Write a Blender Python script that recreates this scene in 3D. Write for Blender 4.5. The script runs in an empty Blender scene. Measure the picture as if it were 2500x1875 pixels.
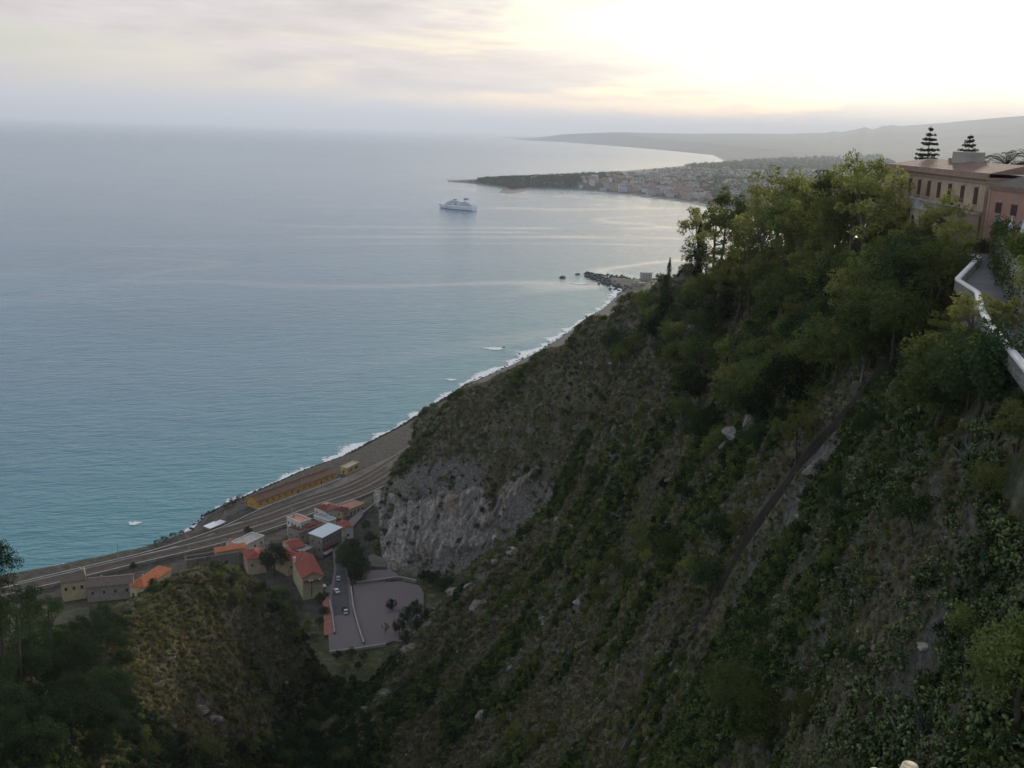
import bpy, bmesh, math, random
import numpy as np
from mathutils import Vector, Matrix
rnd = random.Random(7); nrg = np.random.default_rng(11)
S = bpy.context.scene; COL = S.collection
# ---------------------------------------------------------------- camera
CH, CF, CP, CR = 200.0, 2450.0, math.radians(14.15), math.radians(1.73)   # height, focal (px of a 2500 px wide frame), pitch, roll
_f = np.array([0, math.cos(CP), -math.sin(CP)]); _u0 = np.array([0, math.sin(CP), math.cos(CP)]); _r0 = np.array([1., 0, 0])
_r = _r0*math.cos(CR)+_u0*math.sin(CR); _u = -_r0*math.sin(CR)+_u0*math.cos(CR)
cam = bpy.data.cameras.new('camera'); camo = bpy.data.objects.new('camera', cam); COL.objects.link(camo); S.camera = camo
cam.sensor_width = 36; cam.lens = 36*CF/2500; cam.clip_start = 0.3; cam.clip_end = 200000
camo.matrix_world = Matrix(((_r[0], _u[0], -_f[0], 0), (_r[1], _u[1], -_f[1], 0), (_r[2], _u[2], -_f[2], CH), (0, 0, 0, 1)))
# ---------------------------------------------------------------- sky, sun, exposure
SUN_AZ, SUN_EL = math.radians(21), math.radians(9)
w = bpy.data.worlds.new('World'); S.world = w; w.use_nodes = True
nt = w.node_tree; nt.nodes.clear(); N = nt.nodes.new; Lk = nt.links.new
def wn(t, **k):
    n = N(t)
    for a, b in k.items(): setattr(n, a, b)
    return n
out = wn('ShaderNodeOutputWorld'); bg = wn('ShaderNodeBackground'); bg.inputs['Strength'].default_value = 0.11
sky = wn('ShaderNodeTexSky'); sky.sky_type = 'NISHITA'; sky.sun_disc = False; sky.sun_elevation = SUN_EL; sky.sun_rotation = SUN_AZ
sky.altitude = 200; sky.air_density = 1.0; sky.dust_density = 1.3; sky.ozone_density = 1.0
tc = wn('ShaderNodeTexCoord')
def vmath(op, a, b=None):
    n = wn('ShaderNodeVectorMath', operation=op)
    for i, v in enumerate((a, b)):
        if v is None: continue
        if isinstance(v, tuple): n.inputs[i].default_value = v
        else: Lk(v, n.inputs[i])
    return n.outputs['Value'] if op in ('DOT_PRODUCT', 'LENGTH') else n.outputs[0]
def fmath(op, a, b=None, c=None, clamp=False):
    n = wn('ShaderNodeMath', operation=op, use_clamp=clamp)
    for i, v in enumerate((a, b, c)):
        if v is None: continue
        if isinstance(v, (int, float)): n.inputs[i].default_value = v
        else: Lk(v, n.inputs[i])
    return n.outputs[0]
def wmix(f, a, b):
    n = wn('ShaderNodeMix', data_type='RGBA')
    for i, v in ((0, f), (6, a), (7, b)):
        if isinstance(v, tuple): n.inputs[i].default_value = v
        elif isinstance(v, (int, float)): n.inputs[i].default_value = v
        else: Lk(v, n.inputs[i])
    return n.outputs[2]
gen = tc.outputs['Generated']
sep = wn('ShaderNodeSeparateXYZ'); Lk(gen, sep.inputs[0])
# streaky broken cloud deck: noise over the direction, flattened vertically
strch = vmath('MULTIPLY', gen, (1.0, 1.0, 6.5))
n1 = wn('ShaderNodeTexNoise'); n1.inputs['Scale'].default_value = 3.6; n1.inputs['Detail'].default_value = 7; n1.inputs['Roughness'].default_value = 0.55; n1.inputs['Distortion'].default_value = 0.35
Lk(strch, n1.inputs['Vector'])
ramp = wn('ShaderNodeMapRange'); ramp.inputs[1].default_value = 0.43; ramp.inputs[2].default_value = 0.56; Lk(n1.outputs['Fac'], ramp.inputs[0])
sund = (math.sin(SUN_AZ)*math.cos(SUN_EL), math.cos(SUN_AZ)*math.cos(SUN_EL), math.sin(SUN_EL))
cosang = vmath('DOT_PRODUCT', vmath('NORMALIZE', gen), sund)
glow = fmath('POWER', fmath('MAXIMUM', cosang, 0.0), 26.0)        # thin cloud lights up round the veiled sun
bw = wn('ShaderNodeRGBToBW'); Lk(sky.outputs[0], bw.inputs[0])
hz = wn('ShaderNodeMapRange'); hz.inputs[1].default_value = 0.02; hz.inputs[2].default_value = 0.13; Lk(sep.outputs[2], hz.inputs[0])
hz2 = wn('ShaderNodeMapRange'); hz2.inputs[1].default_value = 0.12; hz2.inputs[2].default_value = 0.4; Lk(sep.outputs[2], hz2.inputs[0])
veil = wmix(glow, wmix(hz2.outputs[0], wmix(hz.outputs[0], (6.7, 5.2, 4.55, 1), (5.0, 4.45, 4.5, 1)), (5.0, 5.3, 6.1, 1)), (17.0, 15.6, 12.0, 1))   # cloud radiance away from / towards the sun
cov = fmath('MAXIMUM', fmath('MULTIPLY_ADD', ramp.outputs[0], 0.62, 0.30), fmath('MULTIPLY', glow, 0.93))
n2 = wn('ShaderNodeTexNoise'); n2.inputs['Scale'].default_value = 9.0; n2.inputs['Detail'].default_value = 6; n2.inputs['Roughness'].default_value = 0.6; Lk(strch, n2.inputs['Vector'])
lum = wn('ShaderNodeMapRange'); lum.inputs[1].default_value = 0.3; lum.inputs[2].default_value = 0.7; lum.inputs[3].default_value = 0.78; lum.inputs[4].default_value = 1.22; Lk(n2.outputs['Fac'], lum.inputs[0])
vm = wn('ShaderNodeVectorMath', operation='SCALE'); Lk(veil, vm.inputs[0]); Lk(lum.outputs[0], vm.inputs['Scale'])
# the one small grey cloud below the top edge of the view
cd_ = Vector((-0.0385, 0.9915, 0.124)).normalized(); ce = Vector((cd_.y, -cd_.x, 0)).normalized(); cu = ce.cross(cd_)
qa = fmath('DIVIDE', vmath('DOT_PRODUCT', vmath('NORMALIZE', gen), tuple(ce)), 0.040); qb = fmath('DIVIDE', vmath('DOT_PRODUCT', vmath('NORMALIZE', gen), tuple(cu)), 0.013)
qd = fmath('ADD', fmath('ADD', fmath('MULTIPLY', qa, qa), fmath('MULTIPLY', qb, qb)), fmath('MULTIPLY', fmath('SUBTRACT', n2.outputs['Fac'], 0.5), 2.6))
puff = wn('ShaderNodeMapRange'); puff.inputs[1].default_value = 1.35; puff.inputs[2].default_value = 0.3; Lk(qd, puff.inputs[0])
skyc = wmix(fmath('MULTIPLY', puff.outputs[0], fmath('GREATER_THAN', cosang, 0.5)), wmix(cov, sky.outputs[0], vm.outputs[0]), (6.6, 6.2, 5.8, 1))
Lk(skyc, bg.inputs['Color']); Lk(bg.outputs[0], out.inputs['Surface'])
sl = bpy.data.lights.new('sun', 'SUN'); sl.energy = 2.6; sl.angle = math.radians(2.5); sl.color = (1.0, 0.89, 0.74)
so = bpy.data.objects.new('sun', sl); COL.objects.link(so)
so.rotation_euler = Vector((-sund[0], -sund[1], -sund[2])).to_track_quat('-Z', 'Y').to_euler()
S.view_settings.view_transform = 'Standard'; S.view_settings.look = 'None'; S.view_settings.gamma = 1; S.view_settings.exposure = 0.4
S.view_settings.use_curve_mapping = False
S.render.engine = 'CYCLES'
cy = S.cycles; cy.max_bounces = 6; cy.diffuse_bounces = 2; cy.glossy_bounces = 2; cy.transmission_bounces = 2; cy.transparent_max_bounces = 8; cy.volume_bounces = 1
cy.use_denoising = True; cy.caustics_reflective = False; cy.caustics_refractive = False; cy.sample_clamp_indirect = 4

# ---------------------------------------------------------------- measuring helpers
DS = 2500/2212.0
def ray(px, py):
    v = _f*CF+_r*(px-1250)+_u*(937.5-py); return v/np.linalg.norm(v)
def atz(px, py, z):
    v = ray(px, py); t = (z-CH)/v[2]; return np.array([v[0]*t, v[1]*t, z])
def atd(px, py, d):
    v = ray(px, py); t = d/math.hypot(v[0], v[1]); return np.array([v[0]*t, v[1]*t, CH+v[2]*t])
def dz(x, y, z): return atz(x*DS, y*DS, z)
def dd(x, y, d): return atd(x*DS, y*DS, d)

# ---------------------------------------------------------------- terrain heights
SHORE = [(-620, 200), (-420, 300), (-300, 365), (-201, 426), (-176, 445), (-159, 469), (-159, 491), (-143, 523), (-125, 559), (-104, 592), (-91, 626), (-75, 665), (-57, 722), (-33, 796), (-3, 859), (22, 920), (58, 1026), (110, 1193), (142, 1320), (128, 1372), (108, 1440), (118, 1462), (160, 1425), (215, 1420), (340, 1480), (520, 1600), (760, 2000), (900, 2700)]
PD=[ # disp x, y, horizontal distance
(2212,1659,42),(2212,1300,50),(2212,1000,58),(2212,880,64),(1950,1659,58),(1950,1300,70),(1950,1000,90),(1950,820,112),(2080,830,80),(2050,705,104),(2075,1100,66),(2080,1400,54),
(1700,1659,84),(1700,1300,106),(1700,1000,138),(1800,800,146),(1900,690,142),(1400,1659,130),(1400,1400,156),(1400,1150,208),(1450,900,262),(1550,750,254),(1650,690,203),(1750,700,174),
(1150,1659,184),(1150,1400,245),(1150,1250,285),(1200,1090,325),(1300,1000,305),(900,1659,250),(900,1560,265),(950,1450,285),(1060,1320,285),
(1250,950,345),(1350,800,335),(1150,950,400),(1050,950,425),

(820,1070,455),(850,1040,455),(960,1005,440),(1030,1010,425),(1100,1055,405),(1190,1045,385),
(1000,1250,318),(940,1340,312),(860,1440,298),(790,1530,280),(1080,1190,325),
(0,1659,150),(0,1375,178),(150,1659,170),(150,1470,205),(300,1659,205),(300,1470,238),(400,1600,230),
(140,1370,262),(230,1375,265),(320,1300,285),(400,1238,300),(450,1230,305),(520,1250,312),(590,1290,318),(650,1370,320),(560,1450,292),(560,1560,272),(480,1500,262),(520,1659,248),(450,1600,243),
(690,1440,322),
]
CREST=[(1850,555,190),(1700,572,218),(1560,570,252),(1480,575,285),(1430,605,325),(1340,655,360),(1250,712,395),(1150,778,428),(1060,818,455),(1000,842,470),(900,912,505),(850,962,530)]
PZ=[ # disp x,y on hill-level z
(830,1215,8),(900,1232,8),(990,1240,14),(712,1400,2),(860,1300,4),(760,1270,2),(700,1490,4),(700,1560,6),(640,1580,10),(740,1600,10),(700,1659,14),(820,1480,8),
(2100,650,183.2),(2110,692,183.2),(2132,730,183.2),(2162,768,183.2),(2204,818,183.2),(2260,885,183.2),(700,1300,0),(600,1200,-2),(690,1100,-4),(820,1120,2),(800,1080,-2),(400,1210,-2),(200,1260,-2),(850,985,-3),(540,1130,-6),(150,1240,-8),(700,1040,-8),
]
PW=[(0,0,175),(0,20,150),(0,60,118),(0,110,98),(-60,60,105),(-60,110,92),(-100,160,88),(10,30,163),(30,20,180),(45,50,184.5),(60,90,186),(95,110,187),(82,150,187),(84,185,187),(110,220,184),(74,225,168),(160,260,175),(56,160,176),(60,195,172),(140,150,187),(200,200,180),
(-40,140,78),(-40,190,45),(-100,210,70),(-60,240,14),(-150,150,80),(-180,200,60),(-190,260,30),(-190,320,8),(-140,330,6),(-140,270,34),(-120,300,30),(-230,300,5),(-260,350,-6),(-110,350,4),(-240,380,-8),(-90,345,4),
(160,500,40),(-10,620,3),(60,620,12),(60,750,0),(120,900,0),(250,900,20),(-40,640,-4),(-60,610,-6),(0,700,-4),(-170,420,-8),(-130,440,-6),(-280,250,30),(-280,150,80)]
pts=[dd(x,y,d) for x,y,d in PD]+[dz(x,y,z) for x,y,z in PZ]+[np.array(p,float) for p in PW]

CI=[]
for x,y,d in CREST:
    p=dd(x,y,d);CI.append((len(pts),d,(p[2]-CH)/d));pts.append(p);u=p[:2]/np.hypot(*p[:2])
    for e,dzz in ((35,17),(80,46),(150,90),(240,140)):
        pts.append(np.array([*(u*(d+e)),max(p[2]-dzz,-6)]))
pts=np.array(pts)
def tps_fit(p, lam=0.004):
    n = len(p); x = p[:, :2]/100.
    r2 = ((x[:, None]-x[None])**2).sum(-1); K = np.where(r2 > 0, 0.5*r2*np.log(r2+1e-12), 0)+lam*np.eye(n)
    Q = np.c_[np.ones(n), x]; A = np.block([[K, Q], [Q.T, np.zeros((3, 3))]])
    return np.linalg.solve(A, np.r_[p[:, 2], 0, 0, 0])
TPS = tps_fit(pts)
def hill(x, y):
    sh = np.shape(x); q = np.c_[np.ravel(x), np.ravel(y)]/100.; o = np.empty(len(q)); c = pts[:, :2]/100.
    for i in range(0, len(q), 20000):
        b = q[i:i+20000]; r2 = ((b[:, None]-c[None])**2).sum(-1)
        o[i:i+20000] = (0.5*r2*np.log(r2+1e-12))@TPS[:-3]+TPS[-3]+b@TPS[-2:]
    return o.reshape(sh)
for _ in range(6):      # bring the crest up to the skyline measured in the photograph
    for i, d0, tgt in CI:
        q = pts[i]; u_ = q[:2]/np.hypot(q[0], q[1]); ds_ = np.linspace(0.62*d0, 1.5*d0, 120); tm = ((hill(u_[0]*ds_, u_[1]*ds_)-CH)/ds_).max(); pts[i, 2] += 0.8*(tgt-tm)*d0
    TPS = tps_fit(pts)
def line_sd(x, y, P):
    """signed distance to a polyline, positive on its right-hand side"""
    P = np.array(P, float); best = np.full(np.shape(x), 1e18); sg = np.zeros(np.shape(x))
    for a, b in zip(P[:-1], P[1:]):
        d = b-a; L = d@d; t = np.clip(((x-a[0])*d[0]+(y-a[1])*d[1])/L, 0, 1)
        ex = x-a[0]-t*d[0]; ey = y-a[1]-t*d[1]; q = ex*ex+ey*ey; cr = d[0]*ey-d[1]*ex
        m = q < best; best = np.where(m, q, best); sg = np.where(m, np.where(cr < 0, 1, -1), sg)
    return np.sqrt(best)*sg
def poly_in(x, y, P):
    P = np.array(P, float); ins = np.zeros(np.shape(x), bool); j = len(P)-1
    for i in range(len(P)):
        xi, yi, xj, yj = P[i, 0], P[i, 1], P[j, 0], P[j, 1]
        c = ((yi > y) != (yj > y)) & (x < (xj-xi)*(y-yi)/(yj-yi+1e-12)+xi); ins ^= c; j = i
    return ins
def poly_dist(x, y, P):
    """distance to a closed outline, negative inside"""
    Q = list(P)+[P[0]]; d = np.abs(line_sd(x, y, Q)); return np.where(poly_in(x, y, P), -d, d)
_tab = nrg.random((256, 256)).astype(np.float64)
def vnoise(x, y):
    xi = np.floor(x).astype(int); yi = np.floor(y).astype(int); fx = x-xi; fy = y-yi
    fx = fx*fx*(3-2*fx); fy = fy*fy*(3-2*fy)
    a = _tab[xi & 255, yi & 255]; b = _tab[(xi+1) & 255, yi & 255]; c = _tab[xi & 255, (yi+1) & 255]; d = _tab[(xi+1) & 255, (yi+1) & 255]
    return (a*(1-fx)+b*fx)*(1-fy)+(c*(1-fx)+d*fx)*fy-0.5
def fbm(x, y, o=4):
    s = 0; a = 1.
    for k in range(o): s = s+a*vnoise(x*2**k+17.3*k, y*2**k+9.1*k); a *= 0.5
    return s
ROADZ = 186.0
def xy(l, z): return [tuple(dz(a, b, z)[:2]) for a, b in l]
PARAPET = xy([(2078, 546), (2117, 551), (2068, 601), (2112, 629), (2120, 665), (2142, 703), (2172, 738), (2214, 788), (2290, 880)], ROADZ+0.9)
ROAD_IN = xy([(2330, 800), (2250, 730), (2195, 665), (2168, 610), (2152, 575), (2150, 548)], ROADZ)
ROADPOLY = PARAPET+ROAD_IN
PARKZ, TOWNZ = 10.0, 8.6
PARKPOLY = xy([(712, 1408), (832, 1392), (905, 1395), (920, 1300), (915, 1262), (862, 1256), (840, 1232), (790, 1200), (770, 1150), (740, 1165), (700, 1205), (692, 1270), (700, 1320)], PARKZ)
TOWNPOLY = xy([(130, 1290), (420, 1250), (560, 1262), (640, 1300), (690, 1330), (700, 1275), (800, 1200), (815, 1120), (800, 1085), (560, 1140), (190, 1240)], TOWNZ)
RAIL_LO = [(-262, 338), (-230, 362), (-180, 402), (-160, 419), (-148, 428), (-134, 440), (-123, 451), (-110, 465), (-96, 487), (-79, 506), (-69, 523), (-56, 560), (-40, 610), (-12, 690), (20, 760)]
RAIL_UP = [(-268, 344), (-236, 370), (-190, 408), (-168, 426), (-153, 442), (-140, 460), (-130, 482), (-114, 508), (-97, 533), (-84, 556), (-72, 578), (-60, 612), (-42, 670), (-22, 715), (12, 772)]
RAILPOLY = RAIL_LO+RAIL_UP[::-1]
SHORE_LAND = SHORE+[(5000, 2700), (5000, -2000), (-620, -2000)]
def shore_sd(x, y):
    d = np.abs(line_sd(x, y, SHORE)); return np.where(poly_in(x, y, SHORE_LAND), d, -d)
def height(x, y):
    s = shore_sd(x, y); zc = np.clip(s*np.where(np.hypot(x, y) < 780, 0.6, 0.16), -6, 6.2)+np.clip((s-60)*0.03, 0, 3)
    h = hill(x, y); k = 2.0; m = np.maximum(zc, h)
    z = m+k*np.log(np.exp((zc-m)/k)+np.exp((h-m)/k))
    rough = np.clip((h-14)/25, 0, 1)*np.clip(np.hypot(x, y)/60, 0, 1)
    z = z+rough*(3.4*fbm(x/21, y/21, 4)+2.2*np.abs(fbm(x/9+5, y/9, 3))-0.6)
    z = z-np.clip((z-60), 0, 25)/25*6*np.exp(-((fbm(x/45, y/45, 2)/0.07)**2))*0.25
    z = np.where((y > 440) & (y < 1300), np.minimum(z, 6.3+np.clip(s-42, 0, None)*1.3), z)
    for P, lv, soft in ((TOWNPOLY, TOWNZ, 10.), (PARKPOLY, PARKZ-0.5, 5.), (RAILPOLY, 6.2, 5.)):
        d = poly_dist(x, y, P); t = np.clip(1-d/soft, 0, 1); t = t*t*(3-2*t); z = z*(1-t)+np.minimum(z, lv)*t
    d = poly_dist(x, y, ROADPOLY); z = np.where(d < 0.8, np.minimum(z, ROADZ-0.6), z)
    dw = np.abs(line_sd(x, y, PARAPET)); sidew = line_sd(x, y, PARAPET)
    z = np.where((d > 0.3) & (dw < 9) & (x < 75), np.minimum(z, ROADZ-2.6-dw*0.35), z)
    return z
# polar lookup table of the ground
AZ0, AZ1, NA = math.radians(-42), math.radians(50), 800
LR0, LR1, NR = math.log(14.0), math.log(1900.0), 560
az = np.linspace(AZ0, AZ1, NA); lr = np.linspace(LR0, LR1, NR)
AA, RR = np.meshgrid(az, np.exp(lr), indexing='ij'); GX = RR*np.sin(AA); GY = RR*np.cos(AA); GZ = height(GX, GY)
def ground(x, y):
    x = np.asarray(x, float); y = np.asarray(y, float)
    a = (np.arctan2(x, y)-AZ0)/(AZ1-AZ0)*(NA-1); b = (np.log(np.hypot(x, y)+1e-9)-LR0)/(LR1-LR0)*(NR-1)
    a = np.clip(a, 0, NA-1.001); b = np.clip(b, 0, NR-1.001); i = a.astype(int); j = b.astype(int); fa = a-i; fb = b-j
    return (GZ[i, j]*(1-fa)+GZ[i+1, j]*fa)*(1-fb)+(GZ[i, j+1]*(1-fa)+GZ[i+1, j+1]*fa)*fb
_marchd = np.exp(np.linspace(math.log(30), math.log(1500), 1500))
def hit(px, py, dmin=30):
    """first ground point met along the line of sight through photo point (display px)"""
    v = ray(px*DS, py*DS); hl = math.hypot(v[0], v[1]); q = _marchd[_marchd >= dmin]; X = v[0]/hl*q; Y = v[1]/hl*q; Z = CH+v[2]/hl*q
    g = ground(X, Y); k = np.argmax(g >= Z)
    if g[k] < Z[k]: return None
    return np.array([X[k], Y[k], g[k]])

# ---------------------------------------------------------------- object helpers
def prop(o, label=None, cat=None, group=None, kind=None):
    for k, v in (('label', label), ('category', cat), ('group', group), ('kind', kind)):
        if v: o[k] = v
    return o
def link(name, me, parent=None, loc=None, rz=0.0):
    o = bpy.data.objects.new(name, me); COL.objects.link(o)
    if parent: o.parent = parent
    if loc is not None: o.location = loc
    if rz: o.rotation_euler = (0, 0, rz)
    return o
def empty(name, loc, rz=0.0):
    o = link(name, None, None, loc, rz); o.empty_display_size = 0.5; return o
def mesh_np(name, V, Fq, mats=(), midx=None, smooth=False):
    """mesh from arrays; Fq is (n,4) or (n,3) ints"""
    me = bpy.data.meshes.new(name); V = np.asarray(V, np.float32); Fq = np.asarray(Fq, np.int32); n, k = Fq.shape
    me.vertices.add(len(V)); me.vertices.foreach_set('co', V.ravel())
    me.loops.add(n*k); me.loops.foreach_set('vertex_index', Fq.ravel())
    me.polygons.add(n); me.polygons.foreach_set('loop_start', np.arange(0, n*k, k, dtype=np.int32))
    if midx is not None: me.polygons.foreach_set('material_index', np.asarray(midx, np.int32))
    if smooth: me.polygons.foreach_set('use_smooth', np.ones(n, bool))
    me.update(calc_edges=True); me.validate()
    for m in mats: me.materials.append(m)
    return me
def fattr(me, name, vals):
    a = me.attributes.new(name, 'FLOAT', 'POINT'); a.data.foreach_set('value', np.asarray(vals, np.float32).ravel())
def grid_mesh(name, P, mats=(), smooth=True):
    """P: (n,m,3) sheet of points"""
    n, m = P.shape[:2]; idx = np.arange(n*m).reshape(n, m)
    q = np.stack([idx[:-1, :-1], idx[1:, :-1], idx[1:, 1:], idx[:-1, 1:]], -1).reshape(-1, 4)
    return mesh_np(name, P.reshape(-1, 3), q, mats, None, smooth)
class MB:
    """collects boxes, prisms and tubes, then links them as one mesh object"""
    def __init__(s): s.v = []; s.f = []; s.m = []
    def quad(s, pts, m=0):
        b = len(s.v); s.v += [tuple(p) for p in pts]; s.f.append(tuple(range(b, b+len(pts)))); s.m.append(m); return s
    def prism(s, poly, z0, z1, m=0, mt=None):
        n = len(poly); b = len(s.v); s.v += [(p[0], p[1], z0) for p in poly]+[(p[0], p[1], z1) for p in poly]
        for i in range(n):
            j = (i+1) % n; s.f.append((b+i, b+j, b+n+j, b+n+i)); s.m.append(m)
        s.f.append(tuple(b+n+i for i in range(n))); s.m.append(m if mt is None else mt)
        s.f.append(tuple(b+n-1-i for i in range(n))); s.m.append(m); return s
    def box(s, x0, x1, y0, y1, z0, z1, m=0, mt=None):
        return s.prism([(x0, y0), (x1, y0), (x1, y1), (x0, y1)], z0, z1, m, mt)
    def tube(s, P, R, n=6, m=0, cap=True):
        P = [Vector(p) for p in P]; rings = []
        for i, p in enumerate(P):
            t = (P[min(i+1, len(P)-1)]-P[max(i-1, 0)]).normalized(); a = t.orthogonal().normalized(); b = t.cross(a)
            r = R[i] if isinstance(R, (list, tuple)) else R; k = len(s.v)
            s.v += [tuple(p+a*(r*math.cos(2*math.pi*q/n))+b*(r*math.sin(2*math.pi*q/n))) for q in range(n)]; rings.append(k)
        for a, b in zip(rings[:-1], rings[1:]):
            for q in range(n):
                r = (q+1) % n; s.f.append((a+q, a+r, b+r, b+q)); s.m.append(m)
        if cap:
            s.f.append(tuple(rings[-1]+q for q in range(n))); s.m.append(m)
            s.f.append(tuple(rings[0]+n-1-q for q in range(n))); s.m.append(m)
        return s
    def build(s, name, mats, parent=None, smooth=False):
        return link(name, s.mesh(name, mats, smooth), parent)
    def mesh(s, name, mats, smooth=False):
        me = bpy.data.meshes.new(name); me.from_pydata(s.v, [], s.f)
        for m in (mats if isinstance(mats, (list, tuple)) else [mats]): me.materials.append(m)
        me.polygons.foreach_set('material_index', np.array(s.m, np.int32))
        if smooth: me.polygons.foreach_set('use_smooth', np.ones(len(s.f), bool))
        me.update(); return me
def copy_tree(o, parent=None):
    c = o.copy(); COL.objects.link(c); c.parent = parent
    for ch in list(o.children): copy_tree(ch, c)
    return c

# ---------------------------------------------------------------- materials
class NT:
    def __init__(s, name):
        s.mat = bpy.data.materials.new(name); s.mat.use_nodes = True; s.t = s.mat.node_tree
        s.b = s.t.nodes['Principled BSDF']; s.o = s.t.nodes['Material Output']; s.b.inputs['Roughness'].default_value = 0.85
        s.b.inputs['Specular IOR Level'].default_value = 0.25
    def n(s, t, **k):
        x = s.t.nodes.new(t)
        for a, b in k.items(): setattr(x, a, b)
        return x
    def put(s, sock, v):
        if hasattr(v, 'is_output') or isinstance(v, bpy.types.NodeSocket): s.t.links.new(v, sock)
        else: sock.default_value = v
    def co(s, kind='Object'): return s.n('ShaderNodeTexCoord').outputs[kind]
    def pos(s): return s.n('ShaderNodeNewGeometry').outputs['Position']
    def mul(s, v, k):
        x = s.n('ShaderNodeVectorMath', operation='MULTIPLY'); s.put(x.inputs[0], v); s.put(x.inputs[1], k); return x.outputs[0]
    def m(s, op, a, b=None, c=None, clamp=False):
        x = s.n('ShaderNodeMath', operation=op, use_clamp=clamp)
        for i, q in enumerate((a, b, c)):
            if q is not None: s.put(x.inputs[i], q)
        return x.outputs[0]
    def noise(s, v, scale, detail=4, rough=0.55, dist=0.0):
        x = s.n('ShaderNodeTexNoise'); s.put(x.inputs['Vector'], v); x.inputs['Scale'].default_value = scale; x.inputs['Detail'].default_value = detail
        x.inputs['Roughness'].default_value = rough; x.inputs['Distortion'].default_value = dist; return x.outputs['Fac']
    def mr(s, v, a, b, c=0.0, d=1.0):
        x = s.n('ShaderNodeMapRange'); s.put(x.inputs[0], v)
        for i, q in enumerate((a, b, c, d)): s.put(x.inputs[i+1], q)
        return x.outputs[0]
    def mix(s, f, a, b):
        x = s.n('ShaderNodeMix', data_type='RGBA')
        for i, q in ((0, f), (6, a), (7, b)): s.put(x.inputs[i], (*q, 1) if isinstance(q, tuple) and len(q) == 3 else q)
        return x.outputs[2]
    def attr(s, name): return s.n('ShaderNodeAttribute', attribute_name=name).outputs['Fac']
    def bump(s, h, strength=0.5, dist=0.1):
        x = s.n('ShaderNodeBump'); s.put(x.inputs['Height'], h); x.inputs['Strength'].default_value = strength; x.inputs['Distance'].default_value = dist
        s.t.links.new(x.outputs[0], s.b.inputs['Normal']); return x.outputs[0]
    def col(s, v): s.put(s.b.inputs['Base Color'], (*v, 1) if isinstance(v, tuple) and len(v) == 3 else v); return s
    def rough(s, v): s.put(s.b.inputs['Roughness'], v); return s
def plain(name, c, rough=0.85, var=0.25, scale=0.6, bump=0.0, fine=None):
    """one-colour surface with blotchy wear and a little relief"""
    k = NT(name); p = k.co('Object'); a = k.noise(p, scale, 5, 0.65); d = tuple(q*(1-var) for q in c); e = tuple(min(1, q*(1+var*0.6)) for q in c)
    k.col(k.mix(k.mr(a, 0.3, 0.7), d, e)).rough(rough)
    if bump: k.bump(k.noise(p, fine or scale*6, 4), 0.5, bump)
    return k.mat
def tiled(name, c, pitch=0.25, along='X', var=0.35):
    """clay tile courses: ribs running down the slope"""
    k = NT(name); p = k.co('Object'); wv = k.n('ShaderNodeTexWave', bands_direction=along); k.put(wv.inputs['Vector'], p); wv.inputs['Scale'].default_value = 1/pitch/3.0; wv.inputs['Distortion'].default_value = 0.6
    a = k.noise(p, 0.7, 5, 0.7); b = k.noise(p, 5, 3, 0.7)
    base = k.mix(k.mr(a, 0.3, 0.7), tuple(q*(1-var) for q in c), tuple(q*(1+var*0.5) for q in c))
    k.col(k.mix(k.mr(b, 0.45, 0.75), base, tuple(q*0.55+0.03 for q in c))); k.bump(wv.outputs['Fac'], 0.8, 0.06); return k.mat
# ================================================================ THE SETTING
def ground_material():
    k = NT('hillside_ground'); p = k.pos()
    a = k.noise(p, 0.055, 5, 0.6); b = k.noise(p, 0.31, 5, 0.65); c = k.noise(p, 1.7, 4, 0.7)
    soil = k.mix(k.mr(c, 0.3, 0.7), (0.080, 0.074, 0.048), (0.215, 0.195, 0.130))
    dry = k.mix(k.mr(c, 0.3, 0.7), (0.14, 0.118, 0.055), (0.31, 0.265, 0.135))
    grn = k.mix(k.mr(c, 0.3, 0.7), (0.034, 0.052, 0.018), (0.115, 0.140, 0.050))
    rock = k.mix(k.mr(k.noise(p, 0.9, 6, 0.75), 0.35, 0.65), (0.075, 0.071, 0.065), (0.33, 0.305, 0.275))
    base = k.mix(k.mr(a, 0.38, 0.60), soil, grn)
    base = k.mix(k.mr(b, 0.50, 0.66), base, dry)
    base = k.mix(k.attr('yel'), base, k.mix(k.mr(b, 0.35, 0.6), (0.15, 0.142, 0.05), (0.28, 0.245, 0.095)))
    nz = k.n('ShaderNodeSeparateXYZ'); k.put(nz.inputs[0], k.n('ShaderNodeNewGeometry').outputs['Normal'])
    steep = k.m('MULTIPLY', k.mr(nz.outputs[2], 0.72, 0.52), k.mr(k.noise(p, 0.12, 5, 0.7), 0.50, 0.62))
    base = k.mix(steep, base, rock)
    base = k.mix(k.attr('rock'), base, rock)
    base = k.mix(k.attr('town'), base, k.mix(k.mr(b, 0.35, 0.65), (0.058, 0.054, 0.044), (0.125, 0.114, 0.095)))
    base = k.mix(k.attr('beach'), base, k.mix(k.mr(c, 0.3, 0.7), (0.10, 0.095, 0.088), (0.18, 0.17, 0.155)))
    k.col(base).rough(0.95); k.bump(k.m('ADD', k.m('MULTIPLY', b, 2.0), k.m('ADD', c, k.m('MULTIPLY', k.noise(p, 0.9, 6, 0.75), 2.0))), 1.0, 0.8); return k.mat
sd_g = shore_sd(GX, GY)
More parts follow.
